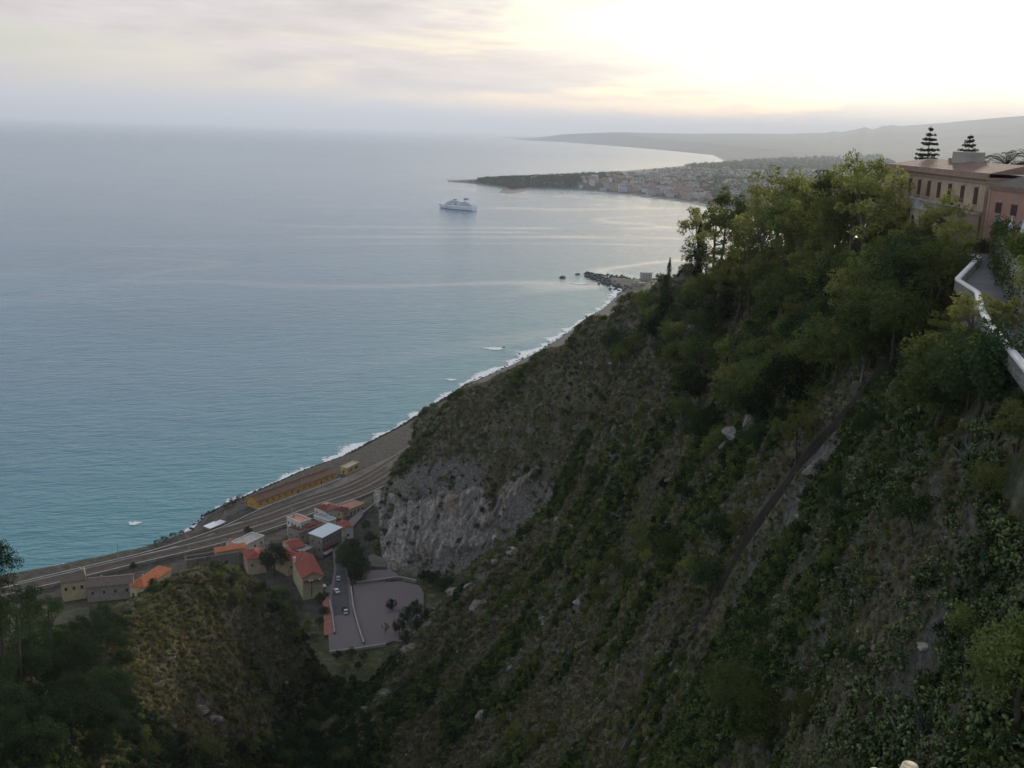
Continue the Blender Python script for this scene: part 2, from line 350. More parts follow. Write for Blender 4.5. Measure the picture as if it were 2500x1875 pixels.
# trim the hidden ground near the viewer only where it lies far outside the view
me = grid_mesh('hillside', np.stack([GX, GY, GZ], -1), [ground_material()])
KNOLL = xy([(200, 1390), (270, 1310), (350, 1265), (420, 1232), (470, 1245), (480, 1330), (520, 1450), (600, 1590), (560, 1640), (450, 1659), (330, 1560), (270, 1470)], 60)
yel = np.zeros_like(GZ)
kn = [hit(a, b)[:2] for a, b in [(235, 1400), (280, 1340), (340, 1290), (400, 1250), (470, 1255), (500, 1340), (545, 1480), (595, 1580), (510, 1610), (400, 1590), (320, 1530), (255, 1460)]]
ydd = poly_dist(GX, GY, kn); yel = np.clip(0.5-ydd/10, 0, 1)*np.clip(0.75+fbm(GX/9, GY/9, 3)*1.6, 0, 1)
fattr(me, 'yel', yel)
# bare limestone: the quarry face, its second facet, and outcrops (photo place, radius m)
OUTCROPS = [(868, 1432, 5), (895, 1400, 5), (930, 1350, 4), (945, 1318, 4), (985, 1275, 4.5), (1020, 1262, 4), (1040, 1305, 5), (1075, 1215, 5), (1110, 1190, 4), (1180, 1335, 4), (1205, 1120, 4), (1240, 1135, 4), (1300, 1100, 3), (1600, 930, 6), (1625, 905, 5), (1580, 955, 4), (1765, 1010, 3.5), (1790, 985, 3), (1665, 1128, 1.6), (1110, 1440, 3), (1180, 1345, 3), (800, 1530, 4), (830, 1500, 4), (455, 1555, 4), (430, 1530, 3), (2000, 1395, 1.0), (2080, 1430, 1.0), (1740, 1120, 3), (1700, 860, 3), (1250, 1300, 2.5), (1050, 1545, 3), (880, 1475, 3)]
OUTP = [(hit(a, b), r) for a, b, r in OUTCROPS]
q = np.stack([GX, GY, GZ-CH], -1); wq = q@_f; ix = (1250+CF*(q@_r)/wq)/DS; iy = (937.5-CF*(q@_u)/wq)/DS
FACE1 = [(812, 1090), (850, 1045), (905, 1010), (975, 990), (1035, 1005), (1050, 1100), (1045, 1190), (1005, 1245), (900, 1238), (826, 1218)]
FACE2 = [(1095, 1075), (1135, 1045), (1160, 1020), (1200, 1045), (1190, 1090), (1140, 1160), (1050, 1210), (1060, 1150)]
cl = ((poly_dist(ix, iy, FACE1) < 4) | (poly_dist(ix, iy, FACE2) < 4)) & (RR > 330) & (RR < 520) & (wq > 0)
rk = cl.astype(float)
for g, r in OUTP: rk = np.maximum(rk, np.clip(1.6-np.hypot(GX-g[0], GY-g[1])/r, 0, 1)*np.clip(0.5+fbm(GX/3, GY/3, 2)*2, 0, 1))
fattr(me, 'rock', rk)
def rocky(x, y):
    a = np.clip(((np.arctan2(x, y)-AZ0)/(AZ1-AZ0)*(NA-1)).round().astype(int), 0, NA-1); b = np.clip(((np.log(np.hypot(x, y))-LR0)/(LR1-LR0)*(NR-1)).round().astype(int), 0, NR-1); return (rk[a, b] > 0.5) & (nrg.random(len(x)) < 0.86)

tw = np.clip(1-poly_dist(GX, GY, TOWNPOLY)/6, 0, 1); tw = np.maximum(tw, ((sd_g > 4) & (sd_g < 48) & (GZ < 10.5) & (RR < 760)).astype(float)); fattr(me, 'town', tw)
fattr(me, 'beach', np.clip((GZ < 3.2).astype(float), 0, 1))
prop(link('hillside', me), kind='structure')

# ---- sea
def sea_material():
    k = NT('sea_water'); p = k.pos(); k.b.inputs['IOR'].default_value = 1.33; k.b.inputs['Specular IOR Level'].default_value = 0.5
    ln = k.n('ShaderNodeVectorMath', operation='LENGTH'); k.put(ln.inputs[0], p); r = ln.outputs['Value']
    rot = k.n('ShaderNodeMapping'); k.put(rot.inputs['Vector'], p); rot.inputs['Rotation'].default_value = (0, 0, math.radians(-14)); q = rot.outputs[0]
    flat = k.mul(q, (0.35, 1.0, 0.0))
    w1 = k.noise(flat, 0.16, 3, 0.6, 0.4); w2 = k.noise(flat, 0.48, 3, 0.6, 0.2); w3 = k.noise(k.mul(q, (0.5, 1, 0)), 0.045, 3, 0.55)
    hgt = k.m('ADD', k.m('MULTIPLY', w1, 1.6), k.m('ADD', k.m('MULTIPLY', w2, 0.65), k.m('MULTIPLY', w3, 1.8)))
    sxyz = k.n('ShaderNodeSeparateXYZ'); k.put(sxyz.inputs[0], p)
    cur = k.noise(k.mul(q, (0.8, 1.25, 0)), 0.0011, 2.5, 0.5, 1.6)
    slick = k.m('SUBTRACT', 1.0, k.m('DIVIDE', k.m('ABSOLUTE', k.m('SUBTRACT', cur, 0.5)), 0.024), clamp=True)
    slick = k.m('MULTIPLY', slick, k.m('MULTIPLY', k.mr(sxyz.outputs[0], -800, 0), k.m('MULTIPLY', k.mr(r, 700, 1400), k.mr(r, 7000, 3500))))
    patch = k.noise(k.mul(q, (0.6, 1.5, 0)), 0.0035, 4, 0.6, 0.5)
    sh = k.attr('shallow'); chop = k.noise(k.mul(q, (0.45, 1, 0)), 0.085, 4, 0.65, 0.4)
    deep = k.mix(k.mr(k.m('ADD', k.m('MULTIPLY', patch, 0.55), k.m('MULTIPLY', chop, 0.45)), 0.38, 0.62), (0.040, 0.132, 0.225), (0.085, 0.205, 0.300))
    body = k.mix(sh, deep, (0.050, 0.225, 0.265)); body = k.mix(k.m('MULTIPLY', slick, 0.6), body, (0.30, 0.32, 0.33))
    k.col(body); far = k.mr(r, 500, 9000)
    k.rough(k.m('ADD', 0.15, k.m('MULTIPLY', far, 0.12)))
    bp = k.n('ShaderNodeBump'); k.put(bp.inputs['Height'], hgt); bp.inputs['Distance'].default_value = 1.0
    st = k.m('MULTIPLY', k.mr(r, 500, 9000, 0.95, 0.14), k.m('SUBTRACT', 1.0, k.m('MULTIPLY', slick, 0.7))); k.put(bp.inputs['Strength'], st)
    k.t.links.new(bp.outputs[0], k.b.inputs['Normal']); return k.mat
a_ = np.radians(np.linspace(-180, 180, 721)); r_ = np.exp(np.linspace(math.log(20), math.log(150000), 240)); A_, R_ = np.meshgrid(a_, r_, indexing='ij')
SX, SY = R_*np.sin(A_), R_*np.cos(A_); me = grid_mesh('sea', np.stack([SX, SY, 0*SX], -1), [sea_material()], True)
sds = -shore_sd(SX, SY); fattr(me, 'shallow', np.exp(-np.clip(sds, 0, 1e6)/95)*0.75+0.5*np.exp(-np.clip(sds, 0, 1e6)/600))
prop(link('sea', me), kind='structure')

# ---- far coast: cape with the town, plain, volcano flank
FSH = [(1750, 520), (1600, 466), (1480, 437), (1400, 427), (1300, 415), (1220, 409), (1150, 407), (1128, 415), (1100, 419), (1078, 416), (1085, 409), (1075, 404), (1040, 399), (1000, 395), (966, 393), (968, 389.5), (1000, 388), (1060, 385), (1130, 381), (1200, 378), (1300, 373), (1400, 365), (1480, 358), (1550, 355), (1563, 346), (1540, 335), (1440, 325), (1330, 315.5), (1200, 306), (1130, 303)]
FSH = [tuple(dz(a, b, 0)[:2]) for a, b in FSH]
FSH = [(1500, 1900), (900, 2500)]+FSH[1:]+[(-2500, 58000)]
RIDGE = [(1000, 294), (1110, 294), (1200, 290), (1330, 286.5), (1420, 289), (1500, 291), (1600, 291), (1700, 292.5), (1785, 290), (1800, 287), (1815, 289), (1850, 283), (1868, 278), (1885, 283.5), (1905, 276.5), (1925, 274), (1945, 276), (2000, 272), (2050, 268), (2130, 260), (2212, 254), (2400, 243), (2800, 240)]
_rx = []; _rt = []
for a, b in RIDGE:
    v = ray(a*DS, b*DS); _rx.append(math.atan2(v[0], v[1])); _rt.append(v[2]/math.hypot(v[0], v[1]))
RDIST = 23000.0
def far_height(x, y):
    r = np.hypot(x, y); az_ = np.arctan2(x, y); s = np.abs(line_sd(x, y, FSH)); s = np.where(poly_in(x, y, FSH+[(60000, 58000), (60000, 1900)]), s, -s)
    z = np.clip(s*0.035, -25, 4)+np.clip((s-60)*0.012, 0, 22)*(r < 9000)+np.clip((s-60)*0.006, 0, 30)*(r >= 9000)
    zr = CH+np.interp(az_, _rx, _rt)*RDIST
    t = np.clip((r-6500)/(RDIST-6500), 0, 1); rise = np.maximum(zr, 25)*(0.25*t+0.75*t**1.9)
    rise = rise*(1+0.16*fbm(x/2600, y/2600, 5)*np.clip(1-t, 0.05, 1)*2)
    rise = np.where(r > RDIST, np.maximum(zr, 25)*np.clip(1-(r-RDIST)/9000, 0, 1), rise)
    z = z+np.where(s > 0, rise*np.clip(s/900, 0, 1), 0)
    wood = np.exp(-(((x-160)/330)**2+((y-3900)/170)**2))*22+np.exp(-(((x-700)/420)**2+((y-4300)/320)**2))*18
    return z+np.where(s > 0, wood*np.clip(s/70, 0, 1), 0)+np.where(s > 30, 3*fbm(x/240, y/240, 3), 0)
a_ = np.radians(np.linspace(-8, 42, 620)); r_ = np.exp(np.linspace(math.log(2300), math.log(33000), 520)); A_, R_ = np.meshgrid(a_, r_, indexing='ij')
FX, FY = R_*np.sin(A_), R_*np.cos(A_); FZ = far_height(FX, FY)
k = NT('far_land'); p = k.pos(); a = k.noise(p, 0.004, 6, 0.65); b = k.noise(p, 0.02, 5, 0.7)
base = k.mix(k.mr(a, 0.4, 0.6), (0.030, 0.045, 0.030), (0.070, 0.078, 0.055)); base = k.mix(k.mr(b, 0.58, 0.68), base, (0.16, 0.14, 0.11))
k.col(k.mix(k.attr('beach'), base, (0.20, 0.18, 0.155))).rough(0.95); far_mat = k.mat
keep = (FZ > -12); me = grid_mesh('distant_coast', np.stack([FX, FY, FZ], -1), [far_mat])
fattr(me, 'beach', np.clip((FZ < 1.5), 0, 1)); prop(link('distant_coast', me), kind='structure')
def far_grid(x, y):
    a = np.clip((np.arctan2(x, y)-a_[0])/(a_[-1]-a_[0])*(len(a_)-1), 0, len(a_)-1.001); b = np.clip((np.log(np.hypot(x, y))-math.log(2300))/(math.log(33000)-math.log(2300))*(len(r_)-1), 0, len(r_)-1.001); i = np.asarray(a).astype(int); j = np.asarray(b).astype(int); fa = a-i; fb = b-j
    return (FZ[i, j]*(1-fa)+FZ[i+1, j]*fa)*(1-fb)+(FZ[i, j+1]*(1-fa)+FZ[i+1, j+1]*fa)*fb
def far_ground(x, y): return float(far_grid(x, y))
k = NT('limestone'); p = k.pos(); a = k.noise(p, 0.5, 7, 0.72, 0.6); b = k.noise(k.mul(p, (1, 1, 0.25)), 0.9, 6, 0.75, 0.4); c = k.noise(p, 0.09, 3)
base = k.mix(k.mr(a, 0.34, 0.66), (0.11, 0.103, 0.094), (0.56, 0.51, 0.445)); base = k.mix(k.mr(c, 0.50, 0.66), base, k.mix(k.mr(a, 0.35, 0.65), (0.12, 0.085, 0.06), (0.42, 0.33, 0.24))); base = k.mix(k.mr(k.noise(k.mul(p, (1, 1, 0.12)), 0.32, 5, 0.7, 0.3), 0.47, 0.60), base, k.mix(a, (0.09, 0.088, 0.085), (0.25, 0.24, 0.23))); base = k.mix(k.mr(b, 0.60, 0.66), base, (0.035, 0.042, 0.026))
k.col(base); k.bump(k.m('ADD', a, b), 1.0, 0.8); LIME = k.mat
# ================================================================ VEGETATION
def leaf_mat(name, c0, c1, trans=0.3, dry=None):
    k = NT(name); k.t.nodes.remove(k.b); g = k.n('ShaderNodeNewGeometry'); oi = k.n('ShaderNodeObjectInfo')
    c = k.mix(k.m('ADD', k.m('MULTIPLY', g.outputs['Random Per Island'], 0.55), k.mr(k.noise(k.co('Object'), 0.75, 2, 0.5), 0.32, 0.68, 0.0, 0.45)), c0, c1)
    hs = k.n('ShaderNodeHueSaturation'); k.put(hs.inputs['Color'], c); k.put(hs.inputs['Value'], k.mr(oi.outputs['Random'], 0, 1, 0.45, 1.65)); k.put(hs.inputs['Hue'], k.mr(k.m('FRACT', k.m('MULTIPLY', oi.outputs['Random'], 7.31)), 0, 1, 0.475, 0.52))
    c = hs.outputs[0]
    d = k.n('ShaderNodeBsdfDiffuse'); k.put(d.inputs[0], c); tr = k.n('ShaderNodeBsdfTranslucent')
    k.put(tr.inputs[0], k.mix(0.5, c, tuple(min(1, q*1.5) for q in c1))); mx = k.n('ShaderNodeMixShader'); mx.inputs[0].default_value = trans
    k.put(mx.inputs[1], d.outputs[0]); k.put(mx.inputs[2], tr.outputs[0]); k.t.links.new(mx.outputs[0], k.o.inputs['Surface']); return k.mat
L_EUC = leaf_mat('leaf_grey_green', (0.060, 0.080, 0.022), (0.25, 0.26, 0.075), 0.45)
L_OLI = leaf_mat('leaf_olive', (0.036, 0.060, 0.018), (0.155, 0.185, 0.058), 0.33)
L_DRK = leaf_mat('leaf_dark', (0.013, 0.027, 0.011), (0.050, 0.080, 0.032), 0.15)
L_PIN = leaf_mat('needle_green', (0.013, 0.028, 0.009), (0.050, 0.082, 0.024), 0.2)
L_GRY = leaf_mat('scrub_grey', (0.085, 0.088, 0.056), (0.27, 0.265, 0.18), 0.15)
L_BRN = leaf_mat('scrub_brown', (0.075, 0.067, 0.036), (0.26, 0.225, 0.125), 0.15)
L_GRS = leaf_mat('dry_grass', (0.108, 0.097, 0.037), (0.245, 0.212, 0.086), 0.3)
L_CAC = leaf_mat('cactus_pad', (0.055, 0.085, 0.036), (0.17, 0.20, 0.09), 0.05)
L_AGA = leaf_mat('agave_leaf', (0.075, 0.105, 0.085), (0.15, 0.19, 0.15), 0.05)
L_IVY = leaf_mat('creeper_leaf', (0.014, 0.030, 0.008), (0.050, 0.078, 0.020), 0.3)
L_BOU = leaf_mat('bougainvillea_bract', (0.085, 0.016, 0.055), (0.20, 0.05, 0.14), 0.3)
BARK = plain('bark', (0.085, 0.068, 0.052), 0.95, 0.4, 2.0, 0.03)
BARKP = plain('pale_bark', (0.20, 0.175, 0.14), 0.95, 0.4, 2.0, 0.03)
def leaves(C, Rr, n, size, flat=1.0, aspect=0.45, up=0.0, shell=0.55):
    """n leaf quads scattered through ball(s): returns verts, quads"""
    C = np.atleast_2d(C); Rr = np.broadcast_to(np.asarray(Rr, float), (len(C),)); V = []
    m = len(C)*n; cc = np.repeat(C, n, 0); rr = np.repeat(Rr, n)
    d = nrg.normal(size=(m, 3)); d /= np.linalg.norm(d, axis=1)[:, None]
    q = cc+d*(rr*(shell+(1-shell)*nrg.random(m))**1.0)[:, None]*np.array([1, 1, flat])
    a = nrg.normal(size=(m, 3)); a[:, 2] += up; a /= np.linalg.norm(a, axis=1)[:, None]
    b = np.cross(a, nrg.normal(size=(m, 3))); b /= np.linalg.norm(b, axis=1)[:, None]
    s = size*(0.6+0.8*nrg.random(m))[:, None]; a *= s*0.5; b *= s*0.5*aspect
    V = np.stack([q-a, q+b, q+a, q-b], 1).reshape(-1, 3); return V, np.arange(m*4).reshape(-1, 4)
def crown(name, C, Rr, n, size, mat, **k):
    V, Fq = leaves(C, Rr, n, size, **k); return mesh_np(name, V, Fq, [mat])
def ellips(n, c, r, low=-1.0):
    o = []
    while len(o) < n:
        d = nrg.normal(size=3); d /= np.linalg.norm(d)
        if d[2] < low: continue
        o.append(np.array(c)+d*np.array(r)*(0.35+0.65*nrg.random()**0.6))
    return np.array(o)
def limbs(mb, base, tips, r0, trunk_top, lean=(0, 0)):
    """tapered trunk with limbs out to some of the crown clumps"""
    b = np.array(base, float); t = np.array([lean[0], lean[1], trunk_top])
    mb.tube([b-np.array([0, 0, 1.0]), b*0.7+t*0.3+nrg.normal(size=3)*0.08, b*0.35+t*0.65+nrg.normal(size=3)*0.1, t], [r0*1.25, r0, r0*0.8, r0*0.55], 7)
    for p in tips:
        s = t*(0.6+0.4*nrg.random()); mid = (s+p)/2+np.array([0, 0, -0.2])+nrg.normal(size=3)*0.15
        mb.tube([s, mid, p], [r0*0.42, r0*0.26, r0*0.08], 5)
    return mb
PROTO = {}
def add_proto(kind, trunk_me, crown_me): PROTO.setdefault(kind, []).append((trunk_me, crown_me))
for i in range(4):      # airy gum-like trees, ten metres
    C = ellips(34, (0, 0, 6.6), (2.8, 2.8, 3.3), -0.75)+nrg.normal(size=3)*0.2; C[:, 2] = np.clip(C[:, 2], 3.0, 10.5)
    mb = limbs(MB(), (0, 0, 0), C[::4], 0.17, 5.5+nrg.random(), tuple(nrg.normal(size=2)*0.35))
    add_proto('gum', mb.mesh('gum_trunk', BARKP if i % 2 else BARK), crown('gum_crown', C, 0.48+0.4*nrg.random(34), 80, 0.30, L_EUC if i != 2 else L_OLI, flat=0.85))
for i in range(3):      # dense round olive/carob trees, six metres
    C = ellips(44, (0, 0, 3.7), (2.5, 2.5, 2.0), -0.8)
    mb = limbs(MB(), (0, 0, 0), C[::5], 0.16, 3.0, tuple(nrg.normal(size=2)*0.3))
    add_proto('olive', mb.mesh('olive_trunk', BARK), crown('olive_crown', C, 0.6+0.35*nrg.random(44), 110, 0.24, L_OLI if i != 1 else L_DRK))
for i in range(3):      # spreading pines, eleven metres
    C = np.concatenate([ellips(16, (0, 0, 9.4), (2.6, 2.6, 1.5), -0.4), ellips(12, (nrg.normal()*0.8, nrg.normal()*0.8, 7.2), (2.9, 2.9, 1.2), -0.6), ellips(6, (nrg.normal(), nrg.normal(), 5.0), (2.4, 2.4, 0.8))])
    mb = limbs(MB(), (0, 0, 0), C[::3], 0.2, 9.0, tuple(nrg.normal(size=2)*0.5))
    add_proto('pine', mb.mesh('pine_trunk', BARK), crown('pine_crown', C, 0.75+0.45*nrg.random(len(C)), 190, 0.24, L_PIN, flat=0.7, aspect=0.3, up=0.4))
for i in range(2):      # cypress, nine metres
    z = np.linspace(0.8, 8.8, 46); rr = 0.85*np.sin(np.clip((z-0.2)/9.2, 0, 1)*math.pi)**0.6*np.clip((9.6-z)/5, 0.15, 1)
    an = nrg.random(46)*6.28; C = np.c_[np.cos(an)*rr*0.5, np.sin(an)*rr*0.5, z]
    add_proto('cypress', MB().tube([(0, 0, -1), (0, 0, 3), (0, 0, 8)], [0.16, 0.12, 0.03], 6).mesh('cypress_trunk', BARK), crown('cypress_crown', C, rr*0.75+0.12, 95, 0.24, L_DRK, flat=1.3, up=1.0))
for i in range(3):      # sparse wind-thinned tree, seven metres
    C = ellips(14, (0.4, 0, 5.0), (1.9, 1.9, 1.7), -0.7)
    mb = limbs(MB(), (0, 0, 0), C, 0.11, 3.6, tuple(nrg.normal(size=2)*0.4))
    add_proto('sparse', mb.mesh('sparse_trunk', BARK), crown('sparse_crown', C, 0.42+0.25*nrg.random(14), 75, 0.25, L_DRK if i else L_OLI, flat=0.8))
for i in range(3):      # bushes, two and a half metres, several stems
    C = ellips(20, (0, 0, 1.2), (1.35, 1.35, 0.95), -0.5); mb = MB()
    for q in range(4): mb.tube([(0, 0, -0.4), C[q]*0.5, C[q]], [0.06, 0.045, 0.02], 5)
    add_proto('bush', mb.mesh('bush_stems', BARK), crown('bush_leaves', C, 0.42+0.2*nrg.random(20), 75, 0.17, (L_DRK, L_OLI, L_PIN)[i]))
def plant(kind, loc, h=None, label=None, cat='tree', group=None, name=None, variant=None, wide=1.0):
    full = {'gum': 10, 'olive': 6, 'pine': 11, 'cypress': 9, 'sparse': 7, 'bush': 2.4}[kind]
    s = (h or full)/full; v = PROTO[kind][rnd.randrange(len(PROTO[kind])) if variant is None else variant % len(PROTO[kind])]
    o = empty(name or {'gum': 'gum_tree', 'olive': 'olive_tree', 'pine': 'pine_tree', 'cypress': 'cypress_tree', 'sparse': 'thin_tree', 'bush': 'bush'}[kind], loc, rnd.uniform(0, 6.28))
    o.scale = (s*wide, s*wide, s)
    link('stem' if kind == 'bush' else 'trunk', v[0], o); link('foliage' if kind == 'bush' else 'crown', v[1], o)
    return prop(o, label, cat, group)
def grove(poly, n, kinds, h, sep, label, group, cat='tree', name=None, wide=(0.9, 1.2), variants=None):
    P = np.array(poly, float); got = []; lo, hi = P.min(0), P.max(0); tries = 0
    while len(got) < n and tries < 4000:
        tries += 1; q = lo+(hi-lo)*np.array([rnd.random(), rnd.random()])
        if not poly_in(q[0], q[1], P): continue
        g = hit(*q)
        if g is None or g[2] < 6.5 or any((g[0]-o[0])**2+(g[1]-o[1])**2 < sep*sep for o in got): continue
        got.append(g); kd = rnd.choice(kinds)
        plant(kd, g, rnd.uniform(*h), label, cat, group, name, None if variants is None else rnd.choice(variants), rnd.uniform(*wide))
    return got
def one(kind, x, y, h, label, cat='tree', d=None, z=None, **k):
    g = hit(x, y) if d is None else None
    if d is not None:
        g = dd(x, y, d); g[2] = ground(g[0], g[1])
    if g is None: return None
    return plant(kind, g, h, label, cat, **k)
# ---- crest grove below and beside the villa
g1 = 'trees of the grove below the villa'
grove([(1500, 600), (1560, 590), (1700, 590), (1850, 575), (1860, 640), (1700, 640), (1510, 640)], 46, ['gum'], (17, 22.5), 4.6, 'tall airy tree along the crest, against the far plain', g1)
grove([(1760, 560), (2040, 560), (2070, 640), (1980, 690), (1800, 690), (1720, 640)], 44, ['gum'], (8, 11.2), 4.0, 'olive-green tree in the grove right under the villa terrace', g1)
grove([(1560, 610), (1760, 620), (1800, 720), (1650, 730), (1540, 690)], 26, ['gum', 'olive', 'gum'], (10, 14), 5, 'rounded tree in the shaded grove on the crest slope', g1)
grove([(1780, 690), (2020, 680), (1990, 760), (1900, 800), (1800, 800), (1720, 760)], 26, ['gum', 'olive', 'gum'], (8.5, 11.5), 4.2, 'small olive-green tree at the lower edge of the villa grove', g1)
g2 = 'trees on the middle slope'
grove([(1320, 770), (1480, 740), (1540, 800), (1520, 840), (1400, 830), (1330, 815)], 18, ['olive', 'gum', 'olive'], (8, 11.5), 5, 'dark rounded tree in the clump halfway down the spur', g2)
grove([(1560, 800), (1740, 790), (1800, 850), (1700, 905), (1560, 890)], 24, ['olive', 'gum'], (7, 10.5), 4.5, 'dark tree in the thicket on the middle of the slope', g2)
grove([(1390, 660), (1540, 660), (1560, 730), (1450, 740), (1400, 720)], 20, ['olive', 'olive', 'bush'], (5, 8), 4, 'low rounded tree on the upper spur beside the cypresses', g2)
for poly, nn_, hh, lb in (([(1480, 830), (1640, 900), (1700, 980), (1560, 1010), (1450, 930)], 12, (5, 8), 'dark scattered tree on the slope below the thicket'), ([(1700, 760), (1900, 770), (1880, 850), (1780, 860)], 12, (6, 9), 'tree on the slope above the dark path'), ([(1200, 880), (1420, 850), (1400, 960), (1230, 980)], 10, (3.5, 6), 'small dark tree dotted over the open spur'), ([(1400, 1130), (1600, 1180), (1540, 1330), (1340, 1300)], 11, (4.5, 7), 'dark tree in the hollow below the path'), ([(1180, 1200), (1330, 1180), (1330, 1330), (1190, 1350)], 8, (3, 5.5), 'small tree above the rocky edge')):
    grove(poly, nn_, ['olive', 'olive', 'gum'], hh, 5, lb, g2)
grove([(1750, 1050), (2180, 1050), (2190, 1560), (1560, 1600)], 16, ['olive', 'bush'], (2.2, 4.2), 5, 'green shrub standing in the cactus slope', 'shrubs in the cactus slope', 'bush', 'tall_shrub')
# ---- single trees one can name
one('sparse', 1407, 620, 9, 'thin wispy tree leaning out over the sea at the end of the ridge', variant=1)
one('cypress', 1444, 610, 8, 'small dark cypress on the ridge line against the bay')
one('cypress', 1432, 690, 12, 'broad dark cypress standing alone on the pale grass spur', wide=1.5)
one('cypress', 1505, 612, 17, 'tallest cypress, rising from the end of the crest grove', wide=1.1)
one('cypress', 1568, 680, 10, 'stout dark cypress inside the shaded grove', wide=1.7)
one('sparse', 1488, 622, 12, 'tall ragged tree beside the tallest cypress', variant=0, wide=1.1)
one('sparse', 1522, 628, 13, 'tall see-through tree behind the tallest cypress', variant=2, wide=1.2)
one('gum', 1720, 1012, 9, 'slender tree with bare lower trunk beside the dark path', variant=0)
one('gum', 1857, 842, 8, 'thin tree with a long bare stem above the dark path', variant=1)
one('sparse', 1747, 812, 6, 'nearly bare pale-stemmed tree on the middle slope', variant=0)
one('gum', 1525, 1010, 6.5, 'grey-green tree on the open slope above the rocks', variant=3)
one('olive', 2020, 950, 9, 'big olive-green tree standing in the cactus slope', wide=1.05, variant=0)
one('olive', 2105, 960, 9, 'big dark tree touching the olive-green one below the road wall', wide=1.0, variant=1)
one('gum', 2150, 772, 5.2, 'broad-crowned tree growing over the white parapet', wide=1.2, variant=3)
for x, y, h, kd in ((2060, 850, 5.5, 'olive'), (2090, 890, 6, 'gum'), (2040, 800, 5.5, 'gum'), (2195, 980, 3.2, 'olive')):
    one(kd, x, y, h, 'leafy tree at the foot of the lane wall', group='trees at the foot of the lane wall', wide=1.15, variant=0)
for x, y in ((2075, 720), (2095, 745), (2115, 775), (2135, 810), (2160, 845), (2185, 875), (2205, 900)):
    one('bush', x, y, rnd.uniform(1.5, 2.3), 'green bush hugging the lane wall', 'bush', group='bushes hugging the lane wall', variant=1)
one('gum', 2085, 790, 6.5, 'light green tree at the foot of the road wall', variant=1, wide=1.2)
one('olive', 1432, 1070, 4, 'upright dark bush-like tree on the open slope', variant=1, wide=0.7)
one('olive', 1870, 965, 4.5, 'round dark tree beside the upper path', variant=1)
one('olive', 1535, 1290, 6, 'dark spreading tree on the slope below the pale boulder', variant=1, wide=1.3)
one('olive', 1330, 1240, 6, 'thin-leaved tree above the quarry rocks', variant=0, wide=1.2)
for x, y, h in ((1110, 1625, 8), (1150, 1640, 7), (1190, 1612, 6.5), (1090, 1590, 6)):
    one('gum', x, y, h, 'brownish slim tree at the very foot of the near slope', group='slim trees at the foot of the near slope')
one('sparse', 1390, 1500, 6, 'slender thin-crowned tree on the near slope beside the path')
for x, y, h, wd in ((1580, 1560, 6.5, 1.2), (1650, 1620, 6.5, 1.3)):
    one('olive', x, y, h, 'big dark shrubby tree low on the cactus slope', wide=wd, group='dark trees low on the cactus slope')
one('olive', 2190, 1590, 5.5, 'dark green tree in the bottom corner of the cactus slope', variant=0)
bs = 'round bushes on the open spur'
for x, y, h in ((1045, 962, 4.5), (1275, 1035, 4), (1255, 1025, 3), (1290, 915, 4.5), (1250, 905, 4), (1320, 930, 4), (1375, 915, 3), (1020, 945, 3), (1390, 930, 3), (1195, 1020, 3), (1480, 830, 4), (1600, 1000, 3.5), (1500, 1090, 3.5), (1475, 1075, 3.2), (1690, 930, 3.5), (1640, 880, 3.5), (1560, 960, 3), (1420, 980, 3), (1350, 960, 3)):
    one('bush', x, y, h, 'dark round bush on the open scrub of the spur', 'bush', group=bs)
# ---- left foreground pines and dark wood
gl = 'pines on the left-hand slope'
for x, y, h in ((5, 1440, 22), (70, 1450, 22), (112, 1460, 20), (45, 1480, 17), (145, 1480, 13)):
    one('pine', x, y, h, 'bushy green pine on the left-hand slope against the sea', group=gl, wide=0.8)
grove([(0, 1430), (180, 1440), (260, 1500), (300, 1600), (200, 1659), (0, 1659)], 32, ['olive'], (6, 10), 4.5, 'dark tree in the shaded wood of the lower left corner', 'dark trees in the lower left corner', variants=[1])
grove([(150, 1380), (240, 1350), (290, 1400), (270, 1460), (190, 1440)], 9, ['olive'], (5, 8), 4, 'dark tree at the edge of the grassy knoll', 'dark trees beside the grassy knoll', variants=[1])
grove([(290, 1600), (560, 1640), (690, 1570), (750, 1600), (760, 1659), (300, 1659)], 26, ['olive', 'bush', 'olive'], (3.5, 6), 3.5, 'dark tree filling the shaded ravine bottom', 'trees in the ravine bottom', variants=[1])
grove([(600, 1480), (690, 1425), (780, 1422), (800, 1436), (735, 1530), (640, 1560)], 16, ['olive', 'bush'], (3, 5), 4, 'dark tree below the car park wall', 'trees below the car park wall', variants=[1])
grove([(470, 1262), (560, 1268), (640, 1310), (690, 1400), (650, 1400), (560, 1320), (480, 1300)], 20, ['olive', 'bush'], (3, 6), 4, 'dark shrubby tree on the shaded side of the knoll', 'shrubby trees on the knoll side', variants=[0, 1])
grove([(240, 1310), (330, 1275), (390, 1240), (360, 1240), (250, 1290)], 12, ['bush', 'olive'], (2.5, 4), 3, 'green bush behind the knoll ridge', 'bushes behind the knoll ridge', 'bush')
